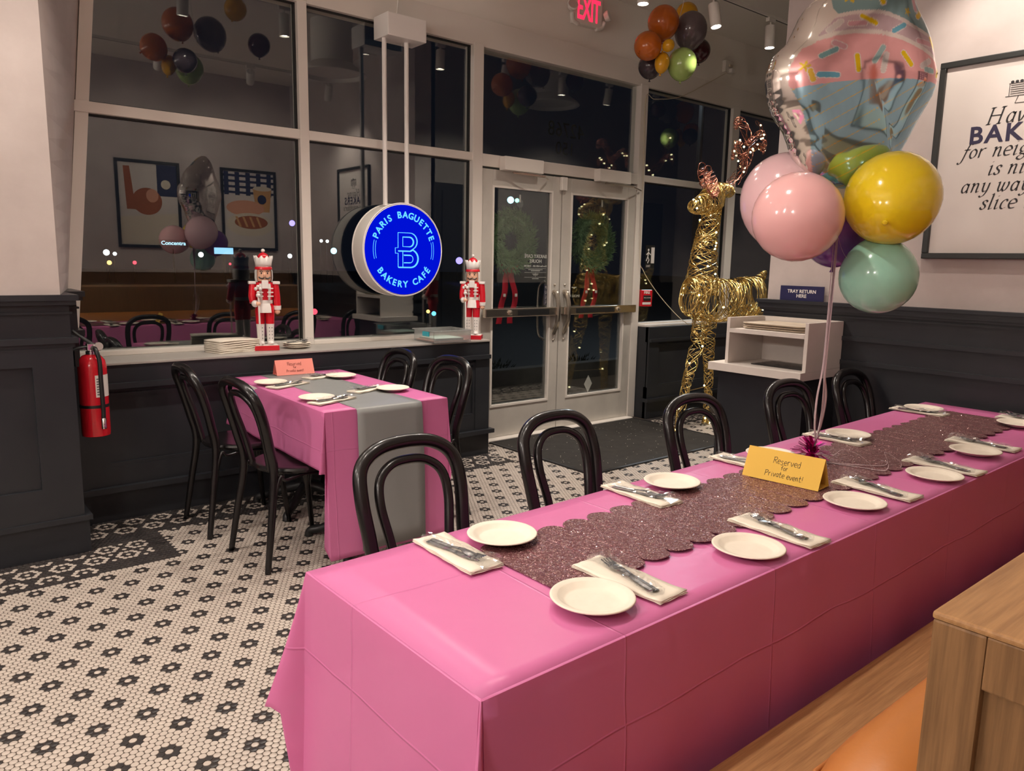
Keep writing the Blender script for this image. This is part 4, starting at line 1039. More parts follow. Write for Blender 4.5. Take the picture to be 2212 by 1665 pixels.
# ------------------------------------------------------------------ nutcrackers
def make_nutcracker():
    t = thing('nutcracker','x','figurine',group='nutcracker figures')
    MB().box(-0.075,0.075,-0.055,0.055,0.0,0.030,0.003).build('plinth','red',t)
    MB().box(-0.070,0.070,-0.050,0.050,0.030,0.035,0.002).build('plinth_top','whitepaint',t)
    for s in (-1,1):
        lg = MB().lathe([(0.021,0.035),(0.021,0.06),(0.024,0.14),(0.026,0.165)],16,c=(s*0.029,0,0)).build('boot','whitepaint',t,True)
        MB().sphere((s*0.029,-0.022,0.045),0.020,0.032,0.014,12,8).build('toe','whitepaint',lg,True)
        for k in range(4): MB().sphere((s*0.029-0.008,-0.0235,0.075+k*0.022),0.003,n=6,m=4).build('eyelet','cutlery',lg); MB().sphere((s*0.029+0.008,-0.0235,0.075+k*0.022),0.003,n=6,m=4).build('eyelet','cutlery',lg)
        MB().lathe([(0.0265,0.165),(0.028,0.20),(0.030,0.255)],16,c=(s*0.029,0,0)).build('trouser_leg','red',t,True)
    MB().lathe([(0.060,0.235),(0.056,0.275),(0.046,0.30),(0.052,0.34),(0.058,0.395),(0.055,0.42),(0.03,0.43)],24,sy=0.75).build('coat','red',t,True)
    MB().lathe([(0.0485,0.292),(0.0495,0.302),(0.0485,0.314)],24,sy=0.78).build('belt','whitepaint',t,True)
    MB().lathe([(0.061,0.236),(0.0575,0.27),(0.0485,0.293)],10,sy=0.80,a0=R(235),a1=R(305)).build('apron','whitepaint',t,True)
    for s in (-1,1):
        MB().lathe([(0.0530,0.315),(0.0590,0.36),(0.0600,0.395),(0.0570,0.415)],4,sy=0.80,a0=R(270+s*18),a1=R(270+s*36)).build('coat_braid','whitepaint',t,True)
        for k in range(3): MB().box(s*0.012 if s > 0 else -0.048, 0.048 if s > 0 else s*0.012, -0.052,-0.046,0.335+k*0.024,0.342+k*0.024,0.001).build('frogging','whitepaint',t)
    # arms
    a = MB().tube([(0.068,0,0.415),(0.074,0,0.34),(0.076,0,0.275)],[0.021,0.022,0.022],12).build('sleeve','red',t,True)
    MB().lathe([(0.023,0.252),(0.025,0.278)],12,c=(0.076,0,0)).build('cuff','whitepaint',a,True)
    MB().sphere((0.076,-0.004,0.240),0.017,n=10,m=8).build('hand','skin',a,True)
    b = MB().tube([(-0.068,0,0.415),(-0.076,-0.01,0.34),(-0.072,-0.03,0.30)],[0.021,0.022,0.022],12).build('sleeve','red',t,True)
    MB().sphere((-0.062,-0.048,0.293),0.022,n=10,m=8).build('cuff','whitepaint',b,True); MB().sphere((-0.046,-0.062,0.293),0.016,n=10,m=8).build('hand','skin',b,True)
    for s in (-1,1): MB().box(s*0.072-0.022,s*0.072+0.022,-0.024,0.024,0.412,0.430,0.004).build('epaulette','whitepaint',t)
    # sceptre
    sc = MB().tube([(-0.040,-0.068,0.036),(-0.044,-0.068,0.335)],0.0055,8).build('sceptre','whitepaint',t)
    for q,rr in (((-0.045,-0.068,0.345),0.014),((-0.045,-0.068,0.362),0.010),((-0.058,-0.068,0.385),0.011),((-0.032,-0.068,0.385),0.011),((-0.045,-0.068,0.398),0.011)): MB().sphere(q,rr,n=10,m=8).build('knob','whitepaint',sc,True)
    # head
    MB().lathe([(0.030,0.425),(0.044,0.432),(0.047,0.46),(0.047,0.50),(0.040,0.505)],20,sy=0.85).build('face','skin',t,True)
    MB().lathe([(0.050,0.425),(0.055,0.45),(0.054,0.49),(0.049,0.507)],20,sy=0.95,a0=R(-35),a1=R(215)).build('hair','whitepaint',t,True)
    MB().box(-0.020,0.020,-0.056,-0.036,0.385,0.437,0.005).build('beard','whitepaint',t)
    MB().sphere((0,-0.043,0.468),0.007,0.010,0.014,8,6).build('nose','skin',t,True)
    for s in (-1,1):
        MB().tube(cat_spline([(s*0.003,-0.0425,0.452),(s*0.014,-0.0435,0.447),(s*0.027,-0.038,0.450),(s*0.033,-0.033,0.457)],4),0.0045,6).build('moustache','frameblack',t,True)
        MB().sphere((s*0.018,-0.0375,0.480),0.0045,0.003,0.006,8,6).build('eye','frameblack',t,True)
        MB().tube([(s*0.010,-0.040,0.489),(s*0.019,-0.038,0.494),(s*0.027,-0.034,0.489)],0.0022,5).build('eyebrow','frameblack',t)
    MB().lathe([(0.050,0.500),(0.053,0.503),(0.053,0.514),(0.050,0.518)],24,sy=0.9).build('hat_band','red',t,True)
    P = [[],[],[]]
    for k in range(41):
        an = 2*PI*k/40; zz = 0.572+(0.016 if (k%4)==0 else (-0.002 if k%4==2 else 0.006))
        for i,(r_,z_) in enumerate(((0.044,0.515),(0.046,0.54),(0.054,zz))): P[i].append((r_*math.cos(an),r_*math.sin(an)*0.9,z_))
    o = MB().grid(P).build('crown','whitepaint',t,True); o.modifiers.new('thickness','SOLIDIFY').thickness = 0.004
    MB().sphere((0,0,0.570),0.036,0.034,0.036,16,10).build('cap','red',t,True)
    MB().sphere((0,0,0.617),0.012,n=12,m=8).build('bobble','whitepaint',t,True)
    return t
nc = make_nutcracker(); nc.location = (1.838,4.660,0.8765); nc.rotation_euler = (0,0,R(-14)); nc['label'] = 'red and white nutcracker between the napkin stack and the plates'
copy_tree(nc, None, (3.402,4.585,0.8765), R(-44), 'red and white nutcracker behind the plastic box near the doors')

# things on the sill
t = thing('napkin_stack','tall stack of folded white napkins on the sill beside the nutcracker','napkins',(1.640,4.685,0.8762),R(14))
r = random.Random(1)
for k in range(7):
    P = [[(-0.142+0.284*j/6+r.uniform(-.001,.001), -0.085+0.17*i/5+r.uniform(-.0015,.0015), 0.0035+k*0.0115+0.0022*math.sin(j*0.8+k)) for j in range(7)] for i in range(6)]
    o = MB().grid(P).build('napkin','napkin',t,'full'); o.modifiers.new('thickness','SOLIDIFY').thickness = 0.0088; o.modifiers['thickness'].offset = 0
for k in range(3):
    c = copy_tree(pl0, None, (2.045,4.665,0.8765+k*0.010)); c['label'] = '%s plate of the little stack on the sill beside the nutcracker' % ('bottom','middle','top')[k]; c['group'] = 'plates stacked on the sill'
c = copy_tree(cu0, None, (2.045,4.660,0.9145), R(-70), 'wrapped fork lying on the stacked plates on the sill'); c['group'] = 'cutlery on the sill'
def storage_box():
    t = thing('storage_box','shallow clear plastic box with aqua latch on the sill by the doors','box',(3.125,4.575,0.8765),R(-2))
    w,d,h = 0.315,0.27,0.085
    o = MB()
    o.box(-w/2,w/2,-d/2,d/2,0,0.003)
    for (a,b,c,e) in ((-w/2,w/2,-d/2,-d/2+0.003),(-w/2,w/2,d/2-0.003,d/2),(-w/2,-w/2+0.003,-d/2,d/2),(w/2-0.003,w/2,-d/2,d/2)): o.box(a,b,c,e,0.003,h)
    o.build('tub','clearbox',t)
    rm = MB()
    for (a,b,c,e) in ((-w/2-0.012,w/2+0.012,-d/2-0.012,-d/2),(-w/2-0.012,w/2+0.012,d/2,d/2+0.012),(-w/2-0.012,-w/2,-d/2,d/2),(w/2,w/2+0.012,-d/2,d/2)): rm.box(a,b,c,e,h-0.004,h+0.003,0.001)
    rm.build('rim','clearbox',t)
    MB().box(-w/2-0.017,-w/2-0.004,-0.085,-0.005,0.045,0.078,0.004).build('latch','aqua',t)
    MB().box(-w/2+0.008,w/2-0.008,-d/2+0.008,d/2-0.008,0.0035,0.014).build('salmon_sheets','salmonpaper',t)
    MB().box(-w/2+0.03,w/2-0.05,-d/2+0.02,d/2-0.03,0.0145,0.030).build('mint_sheets','mintpaper',t)
storage_box()

# ------------------------------------------------------------------ fire extinguisher
def extinguisher():
    t = thing('fire_extinguisher','red fire extinguisher hung on the dark pier','fire extinguisher',(0.772,4.22,0.545))
    MB().lathe([(0.050,0.0),(0.064,0.006),(0.066,0.02),(0.066,0.355),(0.060,0.385),(0.042,0.408),(0.022,0.416)],32).build('cylinder','red',t,True)
    MB().lathe([(0.024,0.412),(0.024,0.43),(0.018,0.432),(0.018,0.455)],16).build('collar','chrome',t,True)
    MB().box(-0.018,0.018,-0.022,0.022,0.435,0.468,0.003).build('valve','chrome',t)
    MB().tube(cat_spline([(0.012,0,0.462),(-0.03,0,0.495),(-0.075,0,0.535)],4),[0.011]*5+[0.009]*4,8,flat=0.6).build('squeeze_lever','blackmetal',t,True)
    MB().tube(cat_spline([(0.0,0,0.455),(-0.05,0,0.45),(-0.088,0,0.435)],4),0.008,8,flat=0.6).build('carry_handle','blackmetal',t,True)
    MB().lathe([(0.0001,0.008),(0.020,0.008),(0.022,0.0),(0.022,-0.010),(0.0001,-0.010)],16).xf(Matrix.Translation((0.03,-0.03,0.455)) @ Matrix.Rotation(R(80),4,'X')).build('gauge','chrome',t,True)
    h = MB().tube(cat_spline([(0.01,-0.02,0.448),(0.012,-0.055,0.44),(0.022,-0.070,0.385),(0.022,-0.075,0.28),(0.024,-0.075,0.14),(0.022,-0.075,0.10)],6),0.011,8).build('hose','blackmetal',t,'full')
    MB().lathe([(0.013,0.0),(0.013,0.05),(0.009,0.055)],12,c=(0.022,-0.076,0.048)).build('nozzle','chrome',h,True)
    MB().lathe([(0.0672,0.150),(0.0672,0.165)],32).build('strap','blackmetal',t,True)
    lb = MB().lathe([(0.0668,0.205),(0.0668,0.315)],12,a0=R(268),a1=R(345)).build('label','whitepaint',t,True)
    tx = MB()
    for k in range(7): tx.lathe([(0.0670,0.216+k*0.013),(0.0670,0.221+k*0.013)],8,a0=R(273),a1=R(293))
    tx.build('small_print','cutlery',lb)
    MB().box(-0.076,-0.060,-0.03,0.03,0.36,0.44).build('bracket','blackmetal',t)
extinguisher()

# ------------------------------------------------------------------ tray return station
def station():
    t = thing('tray_station','white laminate tray return cabinet on a dark base against the wainscot','cabinet',(0,0,0.001))
    x0,x1,y0,y1 = 3.962,4.375,2.208,2.745
    MB().box(x0+0.05,x1,y0+0.02,y1+0.06,0.0,0.818).build('base','dark',t)
    MB().box(x0-0.03,x1,y0,y1+0.085,0.818,0.866,0.002).build('counter','marble',t)
    MB().box(x0+0.02,x1,y0,y0+0.022,0.866,1.145,0.002).build('side_panel','marble',t)
    MB().box(x0+0.02,x1,y1-0.022,y1,0.866,1.145,0.002).build('side_panel','marble',t)
    MB().box(x1-0.022,x1,y0+0.022,y1-0.022,0.866,1.145).build('back_panel','marble',t)
    MB().box(x0+0.02,x1-0.022,y0+0.022,y1-0.022,1.055,1.080).build('shelf','marble',t)
    ch = MB().box(x0+0.09,x1-0.08,y0+0.06,y1-0.14,0.8662,0.870).build('waste_opening','blackmetal',t)
    r = random.Random(6); P = []
    for i in range(12): P.append([(x0+0.11+0.18*j/9+r.uniform(-.008,.008), y0+0.07+0.30*i/11+r.uniform(-.008,.008), 0.872+r.uniform(0,0.016)) for j in range(10)])
    MB().grid(P).build('bin_liner','wrap',ch)
station()
def tray(z, lab, rz):
    pr = []; o = MB(); n = 40
    def ring(w,l,r_,zz):
        pts = []
        for k in range(n):
            a = 2*PI*k/n; c, s = math.cos(a), math.sin(a)
            cx = (w/2-r_)*(1 if c >= 0 else -1); cy = (l/2-r_)*(1 if s >= 0 else -1); pts.append((cx+r_*c, cy+r_*s, zz))
        return pts
    rings = [ring(0.27,0.38,0.03,0.0),ring(0.29,0.40,0.04,0.002),ring(0.31,0.42,0.05,0.010),ring(0.313,0.423,0.05,0.0115),ring(0.304,0.414,0.05,0.0115),ring(0.286,0.396,0.04,0.005),ring(0.27,0.38,0.03,0.004)]
    o.add([p for rg in rings for p in rg], [(i*n+k,i*n+(k+1)%n,(i+1)*n+(k+1)%n,(i+1)*n+k) for i in range(6) for k in range(n)]+[tuple(range(n-1,-1,-1)),tuple(6*n+k for k in range(n))])
    b = o.build('serving_tray','tray',loc=(4.185,2.475,z),rot=(0,0,R(rz)),smooth=True)
    tag(b,lab,'tray','trays on the station')
for k,lab in enumerate(('bottom cream serving tray on the tray station','middle cream serving tray on the tray station','top cream serving tray on the tray station')): tray(1.0815+k*0.0125,lab,(0,1,-1)[k])
def tray_sign():
    t = thing('tray_return_sign','small navy sign reading TRAY RETURN HERE on the wainscot cap','sign',(XB-0.034,2.488,1.2525))
    MB().box(0.0,0.006,-0.145,0.145,0,0.090,0.001).build('plate','navy',t)
    for s,z in (('TRAY RETURN',0.056),('HERE',0.028)): text('lettering',s,0.029,'whitepaint',t,(-0.0008,0,z),EAST,extrude=0.0005,bold=0.0006)
tray_sign()

# ------------------------------------------------------------------ framed quote on the right wall
GI = dict(G)
GI.update({'H':[[(0.12,0),(0.12,1)],[(0.72,0),(0.72,1)],[(0.12,0.52),(0.72,0.52)],[(0,0),(0.25,0.0)],[(0,1),(0.25,1.0)],[(0.6,0),(0.85,0.0)],[(0.6,1),(0.85,1.0)]],
 'i':[[(0.0,0.56),(0.1,0.62),(0.1,0.1),(0.16,0.0),(0.27,0.08)],[(0.08,0.86),(0.12,0.90)]],
 'n':[[(0,0.56),(0.08,0.62),(0.08,0.0)],[(0.08,0.38),(0.22,0.6),(0.36,0.58),(0.38,0.4),(0.38,0.1),(0.44,0.0),(0.54,0.08)]],
 'g':[[(0.38,0.55),(0.2,0.62),(0.05,0.45),(0.07,0.25),(0.2,0.18),(0.34,0.28),(0.38,0.45),(0.30,0.6)],[(0.40,0.58),(0.52,0.62)],[(0.12,0.18),(0.10,0.08),(0.34,0.02),(0.42,-0.12),(0.24,-0.32),(0.02,-0.26),(0.02,-0.12),(0.2,0.02)]],
 'h':[[(0.0,0.98),(0.08,1.0),(0.08,0.0)],[(0.08,0.38),(0.22,0.6),(0.36,0.58),(0.38,0.4),(0.38,0.1),(0.44,0.0),(0.54,0.08)]],
 'b':[[(0.0,0.98),(0.08,1.0),(0.08,0.1),(0.2,0.0),(0.36,0.12),(0.40,0.38),(0.3,0.6),(0.1,0.42)]],
 'c':[[(0.36,0.5),(0.32,0.61),(0.18,0.6),(0.05,0.4),(0.06,0.12),(0.2,0.0),(0.38,0.1)]],
 'y':[[(0,0.56),(0.08,0.62),(0.10,0.2),(0.2,0.02),(0.32,0.1)],[(0.42,0.62),(0.40,0.1),(0.30,-0.2),(0.12,-0.34),(0.02,-0.24)]],
 'w':[[(0,0.56),(0.08,0.62),(0.10,0.15),(0.2,0.0),(0.32,0.15),(0.36,0.6)],[(0.36,0.15),(0.46,0.0),(0.60,0.15),(0.66,0.45),(0.60,0.62)]],
 'u':[[(0,0.56),(0.08,0.62),(0.08,0.15),(0.18,0.0),(0.34,0.15),(0.40,0.62)],[(0.40,0.62),(0.40,0.1),(0.46,0.0),(0.56,0.08)]],
 'l':[[(0.0,0.98),(0.1,1.0),(0.1,0.1),(0.16,0.0),(0.27,0.08)]],
 'f':[[(0.48,0.92),(0.42,1.02),(0.30,0.95),(0.22,0.6),(0.14,0.0),(0.06,-0.28),(-0.08,-0.34),(-0.14,-0.24)],[(0.05,0.60),(0.42,0.60)]],
 's':[[(0.34,0.48),(0.32,0.58),(0.2,0.62),(0.08,0.52),(0.14,0.38),(0.28,0.26),(0.30,0.1),(0.16,0.0),(0.04,0.06),(0.02,0.16)]],
 '.':[[(0.06,0.0),(0.10,0.05)]]})
ADV = dict(H=0.98,i=0.33,n=0.58,g=0.54,h=0.58,b=0.50,c=0.45,y=0.52,w=0.76,u=0.60,l=0.32,f=0.44,s=0.42,a=0.54,v=0.50,o=0.50,r=0.46,e=0.50,t=0.44)
ADV['.'] = 0.25; ADV[' '] = 0.34
def nib_line(body, hh, m, parent, loc, slant=0.26, nib=0.10):
    tot = 1.14*sum(ADV[c] for c in body)*hh; x = -tot/2; wv = (math.cos(R(28))*nib/2*hh, math.sin(R(28))*nib/2*hh); th = 0.012*hh
    for c in body:
        mb = MB()
        for st in GI[c]:
            pts = [Vector((x+px*hh+slant*pz*hh, pz*hh, 0)) for px,pz in st]
            pts = cat_spline(pts,6) if len(pts) > 2 else [pts[0].lerp(pts[1],k/4) for k in range(5)]
            P = []
            for i,p in enumerate(pts):
                T = (pts[min(i+1,len(pts)-1)]-pts[max(0,i-1)]); T = T.normalized() if T.length > 1e-9 else Vector((1,0,0)); n = Vector((-T.y,T.x,0))
                w = Vector((wv[0],wv[1],0)); s = 1 if w.dot(n) >= 0 else -1
                P.append([p-w-n*th*s, p+w+n*th*s])
            mb.grid(P)
        if mb.v: mb.build('letter',m,parent,loc=loc,rot=EAST)
        x += 1.14*ADV[c]*hh
def quote():
    t = thing('framed_poster','black framed poster with the baking quote on the plaster wall','poster',(XB,1.42,1.515))
    W2,H = 0.39,1.005; f = 0.030
    for (a,b,c,d) in ((-W2,W2,0,f),(-W2,W2,H-f,H),(-W2,-W2+f,f,H-f),(W2-f,W2,f,H-f)): MB().box(-0.032,-0.001,a,b,c,d,0.004).build('frame_bar','frameblack',t)
    sh = MB().box(-0.012,-0.002,-W2+f,W2-f,f,H-f).build('print','paper',t)
    x = -0.0128
    L = [('Having',0.695,0.105,0.30),('for neighbors',0.535,0.098,0.30),('is nice',0.445,0.098,0.30),('any way you',0.362,0.098,0.30),('slice it.',0.275,0.098,0.30)]
    for s,z,sz,shr in L: nib_line(s,sz*0.74,'ink',sh,(x,-0.005,z-0.024))
    text('quote_line','BAKERS',0.118,'posternavy',sh,(x,-0.005,0.619),EAST,extrude=0.0004,bold=0.003,spacing=1.16)
    # cake drawing
    m = MB()
    def ln(pts): m.tube([(x-0.0002,p[0],p[1]) for p in pts],0.0016,4,cap=True)
    ln([(0.075,0.795),(-0.075,0.795)]); ln([(0.06,0.797),(0.06,0.855)]); ln([(-0.06,0.797),(-0.06,0.855)]); ln([(0.064,0.855),(-0.064,0.855)])
    for k in range(5): ln([(0.055,0.806+k*0.010),(-0.055,0.806+k*0.010)])
    ln([(0.018,0.793),(0.030,0.760),(-0.030,0.760),(-0.018,0.793)])
    for k in range(6): m.sphere((x,0.05-k*0.02,0.862),0.001,0.008,0.007,8,6)
    m.sphere((x,-0.01,0.871),0.001,0.011,0.011,10,6)
    m.build('cake_drawing','ink',sh)
quote()
def food_poster(xc, label, kind):
    t = thing('framed_poster',label,'poster',(xc,-0.35,1.545),PI)
    W2,H = 0.365,1.03; f = 0.035
    for (a,b,c,d) in ((-W2,W2,0,f),(-W2,W2,H-f,H),(-W2,-W2+f,f,H-f),(W2-f,W2,f,H-f)): MB().box(a,b,-0.032,-0.001,c,d,0.004).build('frame_bar','frameblack',t)
    sh = MB().box(-W2+f,W2-f,-0.012,-0.002,f,H-f).build('print','paper',t)
    def flat(poly, m, y): MB().add([(x,y,z) for x,z in poly],[tuple(range(len(poly)))]).build('printed_shape',m,sh)
    circ = lambda cx,cz,rx,rz,n=28: [(cx+rx*math.cos(2*PI*k/n),cz+rz*math.sin(2*PI*k/n)) for k in range(n)]
    brown = mat('print_brown',(0.35,0.10,0.03),0.6); tan = mat('print_tan',(0.62,0.33,0.12),0.6); peach = mat('print_peach',(0.70,0.33,0.20),0.6); cream = mat('print_cream',(0.68,0.60,0.48),0.6); nav = mat('print_navy',(0.02,0.025,0.07),0.6)
    if kind == 0:
        for k in range(4): flat([(-0.33,0.72+k*0.07),(0.33,0.72+k*0.07),(0.33,0.75+k*0.07),(-0.33,0.75+k*0.07)],nav,-0.0125)
        for k in range(5): flat([(-0.30+k*0.14,0.70),(-0.24+k*0.14,0.70),(-0.24+k*0.14,0.99),(-0.30+k*0.14,0.99)],nav,-0.0127)
        flat([(-0.27,0.50),(-0.09,0.50),(-0.05,0.80),(-0.30,0.80)],tan,-0.013); flat(circ(-0.18,0.80,0.125,0.03),cream,-0.0132); flat(circ(-0.17,0.66,0.06,0.06),nav,-0.0134)
        flat(circ(0.05,0.54,0.25,0.10),peach,-0.0131); flat(circ(0.0,0.33,0.31,0.15),cream,-0.0133); flat(circ(-0.02,0.36,0.22,0.085),brown,-0.0135)
        for k in range(4): flat([(-0.16+k*0.09,0.30),(-0.13+k*0.09,0.30),(-0.08+k*0.09,0.43),(-0.11+k*0.09,0.43)],tan,-0.0137)
    else:
        flat([(-0.33,0.62),(-0.10,0.62),(-0.10,0.99),(-0.33,0.99)],nav,-0.0125); flat(circ(-0.20,0.76,0.055,0.055),cream,-0.0128)
        flat(circ(0.02,0.55,0.17,0.16),brown,-0.0129); flat(circ(-0.04,0.62,0.07,0.08),peach,-0.0131); flat([(-0.33,0.04),(0.33,0.04),(0.33,0.36),(-0.33,0.42)],cream,-0.0127)
        flat([(0.15,0.45),(0.25,0.45),(0.27,0.95),(0.20,0.95)],brown,-0.013)
food_poster(2.575,'framed poster of baked sticks behind the viewer, seen in the left window glass',1)
food_poster(3.80,'framed poster of iced coffee and croissant, seen in the left window glass',0)

# ------------------------------------------------------------------ gold wire reindeer
def wrap(mb, spine, rad, nw, rnd, r=0.0035, turns=1.2, lat=Vector((0,1,0)), npt=34):
    sp = cat_spline(spine,8); N = len(sp)
    rs = []
    for i in range(N):
        f = i/(N-1)*(len(rad)-1); k = min(len(rad)-2,int(f)); u = f-k
        rs.append((rad[k][0]*(1-u)+rad[k+1][0]*u, rad[k][1]*(1-u)+rad[k+1][1]*u))
    def at(s, ph, q=1.0):
        f = max(0,min(N-1.001,s*(N-1))); k = int(f); u = f-k
        p = sp[k].lerp(sp[k+1],u); T = (sp[min(N-1,k+1)]-sp[max(0,k-1)]).normalized()
        L = (lat-T*lat.dot(T)).normalized(); U = T.cross(L)
        a = rs[k][0]*(1-u)+rs[k+1][0]*u; b = rs[k][1]*(1-u)+rs[k+1][1]*u
        return p+L*(math.cos(ph)*a*q)+U*(math.sin(ph)*b*q)
    for w in range(nw):
        s0 = rnd.uniform(0,1); ph = rnd.uniform(0,2*PI); ds = rnd.uniform(-1,1)*0.9; dp = rnd.choice((-1,1))*rnd.uniform(0.5,1.3)*turns*2*PI
        pts = []
        for i in range(npt):
            t = i/(npt-1); s = s0+ds*t
            s = abs(s) if s < 0 else (2-s if s > 1 else s)
            pts.append(at(min(1,max(0,s)), ph+dp*t+0.25*math.sin(9*t+w), 1+0.04*math.sin(13*t+w*1.7)))
        mb.tube(pts, r, 4, cap=False)
    return at
def deer():
    rnd = random.Random(12); Y = 4.15
    t = thing('wire_reindeer','tall gold wire reindeer with copper antlers and fairy lights before the window','reindeer',(5.83,Y,0.002))
    V = lambda x,z,y=0.0: (x-5.83,y,z)
    parts = [('body',[V(5.40,1.20),V(5.60,1.17),V(5.95,1.14),V(6.30,1.16),V(6.52,1.20)],[(0.08,0.15),(0.145,0.20),(0.15,0.19),(0.155,0.20),(0.08,0.15)],58,1.5,0.0034,'gold'),
             ('neck',[V(5.60,1.20),V(5.605,1.45),V(5.63,1.67),V(5.68,1.88),V(5.70,1.98)],[(0.13,0.185),(0.11,0.15),(0.09,0.115),(0.075,0.09),(0.07,0.085)],48,1.6,0.0033,'gold'),
             ('head',[V(5.765,2.06),V(5.68,2.03),V(5.55,1.98),V(5.43,1.955),V(5.385,1.96)],[(0.07,0.10),(0.10,0.13),(0.075,0.09),(0.05,0.06),(0.03,0.04)],36,1.4,0.0032,'gold'),
             ('leg',[V(5.55,1.02,-0.07),V(5.47,0.72,-0.07),V(5.37,0.36,-0.06),V(5.30,0.06,-0.06),V(5.285,0.005,-0.06)],[(0.075,0.10),(0.055,0.065),(0.035,0.042),(0.03,0.033),(0.034,0.036)],30,2.6,0.0032,'gold'),
             ('leg',[V(5.77,1.02,0.03),V(5.785,0.70,0.02),V(5.805,0.36,0.01),V(5.815,0.06,0.02),V(5.805,0.005,0.02)],[(0.075,0.09),(0.052,0.06),(0.035,0.042),(0.03,0.033),(0.034,0.036)],28,3.2,0.0032,'gold'),
             ('leg',[V(6.42,1.10,-0.08),V(6.47,0.75,-0.08),V(6.52,0.42,-0.08),V(6.46,0.06,-0.08),V(6.45,0.005,-0.08)],[(0.085,0.12),(0.055,0.075),(0.035,0.042),(0.03,0.033),(0.034,0.036)],26,2.6,0.0032,'gold'),
             ('leg',[V(6.30,1.10,0.08),V(6.35,0.75,0.08),V(6.40,0.42,0.08),V(6.33,0.06,0.08),V(6.32,0.005,0.08)],[(0.085,0.12),(0.055,0.075),(0.035,0.042),(0.03,0.033),(0.034,0.036)],26,2.6,0.0032,'gold'),
             ('tail',[V(6.50,1.33),V(6.56,1.38),V(6.60,1.41)],[(0.04,0.06),(0.03,0.04),(0.01,0.01)],10,2,0.0032,'gold')]
    led = MB().sphere((0,0,0),0.0085,n=8,m=6); led0 = None
    leds = []
    ats = {}
    for nm,spn,rad,nw,tu,r,m in parts:
        mb = MB(); at = wrap(mb, spn, rad, nw, rnd, r, tu)
        mb.build(nm, m, t, 'full')
        k = {'body':15,'neck':12,'head':5,'leg':6,'tail':0}[nm]
        for i in range(k): leds.append(at(rnd.uniform(0.05,0.95), rnd.uniform(PI*0.75,PI*2.25), 1.03))
    # antlers
    def antler(nm, y, main, branches):
        mb = MB(); o = None
        for pts, rd in [(main,[(0.03,0.03),(0.04,0.04),(0.035,0.035),(0.016,0.016)])]+[(b,[(0.025,0.025),(0.03,0.03),(0.012,0.012)]) for b in branches]:
            pp = [V(x,z,y+dy) for x,z,dy in pts]
            at = wrap(mb, pp, rd, 11, rnd, 0.0024, 2.0, npt=26)
            mb.tube(cat_spline(pp,6),0.003,4)
            for i in range(3): leds.append(at(rnd.uniform(0.1,0.9), rnd.uniform(PI*0.8,PI*2.2), 0.9))
        mb.build(nm,'copper',t,'full')
    antler('antler',-0.06,[(5.80,2.12,0),(5.94,2.24,-0.03),(6.01,2.42,-0.05),(5.97,2.58,-0.06),(5.86,2.69,-0.06),(5.80,2.68,-0.06),(5.79,2.62,-0.06)],
           [[(5.99,2.36,-0.05),(5.90,2.46,-0.06),(5.82,2.52,-0.06),(5.80,2.45,-0.06)],[(5.99,2.52,-0.05),(6.10,2.60,-0.06),(6.19,2.63,-0.06),(6.24,2.55,-0.06),(6.23,2.47,-0.06)]])
    antler('antler',0.06,[(5.86,2.12,0),(6.10,2.22,0.05),(6.32,2.38,0.08),(6.48,2.56,0.10),(6.58,2.74,0.1),(6.52,2.82,0.1)],
           [[(6.30,2.37,0.08),(6.24,2.48,0.08),(6.16,2.50,0.08),(6.14,2.42,0.08)],[(6.46,2.54,0.1),(6.60,2.60,0.1),(6.66,2.52,0.1)]])
    def ear(y, cx, cz, flip):
        mb = MB(); pts = [(cx+0.13,cz-0.13),(cx+0.02,cz-0.10),(cx-0.06,cz-0.01),(cx-0.05,cz+0.09),(cx+0.02,cz+0.10),(cx+0.035,cz+0.05)]
        pp = [V(x,z,y) for x,z in pts]; mb.tube(cat_spline(pp,6),0.004,5)
        wrap(mb,[V(cx+0.13,cz-0.13,y),V(cx+0.04,cz-0.03,y),V(cx+0.0,cz+0.06,y)],[(0.012,0.05),(0.025,0.085),(0.015,0.05)],15,rnd,0.0022,2.2)
        mb.build('ear','copper',t,'full')
    ear(-0.11,5.46,2.18,1); ear(0.09,5.64,2.24,1)
    mb = MB(); 
    wrap(mb,[V(5.72,2.13),V(5.84,2.12),V(5.93,2.10)],[(0.05,0.05),(0.10,0.055),(0.05,0.04)],22,rnd,0.0034,1.5); mb.build('brow','gold',t,'full')
    # gold bow on the chest
    MB().add([V(5.44,1.02,-0.10),V(5.30,0.90,-0.16),V(5.36,1.02,-0.12),V(5.50,1.05,-0.10),V(5.52,0.98,-0.12)],[(0,1,2),(0,2,3),(0,3,4)]).build('chest_bow','gold',t)
    ms = bpy.data.meshes.new('fairy_light'); ms.from_pydata(led.v,[],led.f); ms.materials.append(MT['led'])
    for p in leds:
        o = bpy.data.objects.new('fairy_light',ms); COL.objects.link(o); o.parent = t; o.location = p
    MB().tube([V(5.42,0.36,-0.06),V(5.79,0.36,0.01)],0.004,5).build('leg_tie','gold',t)
deer()
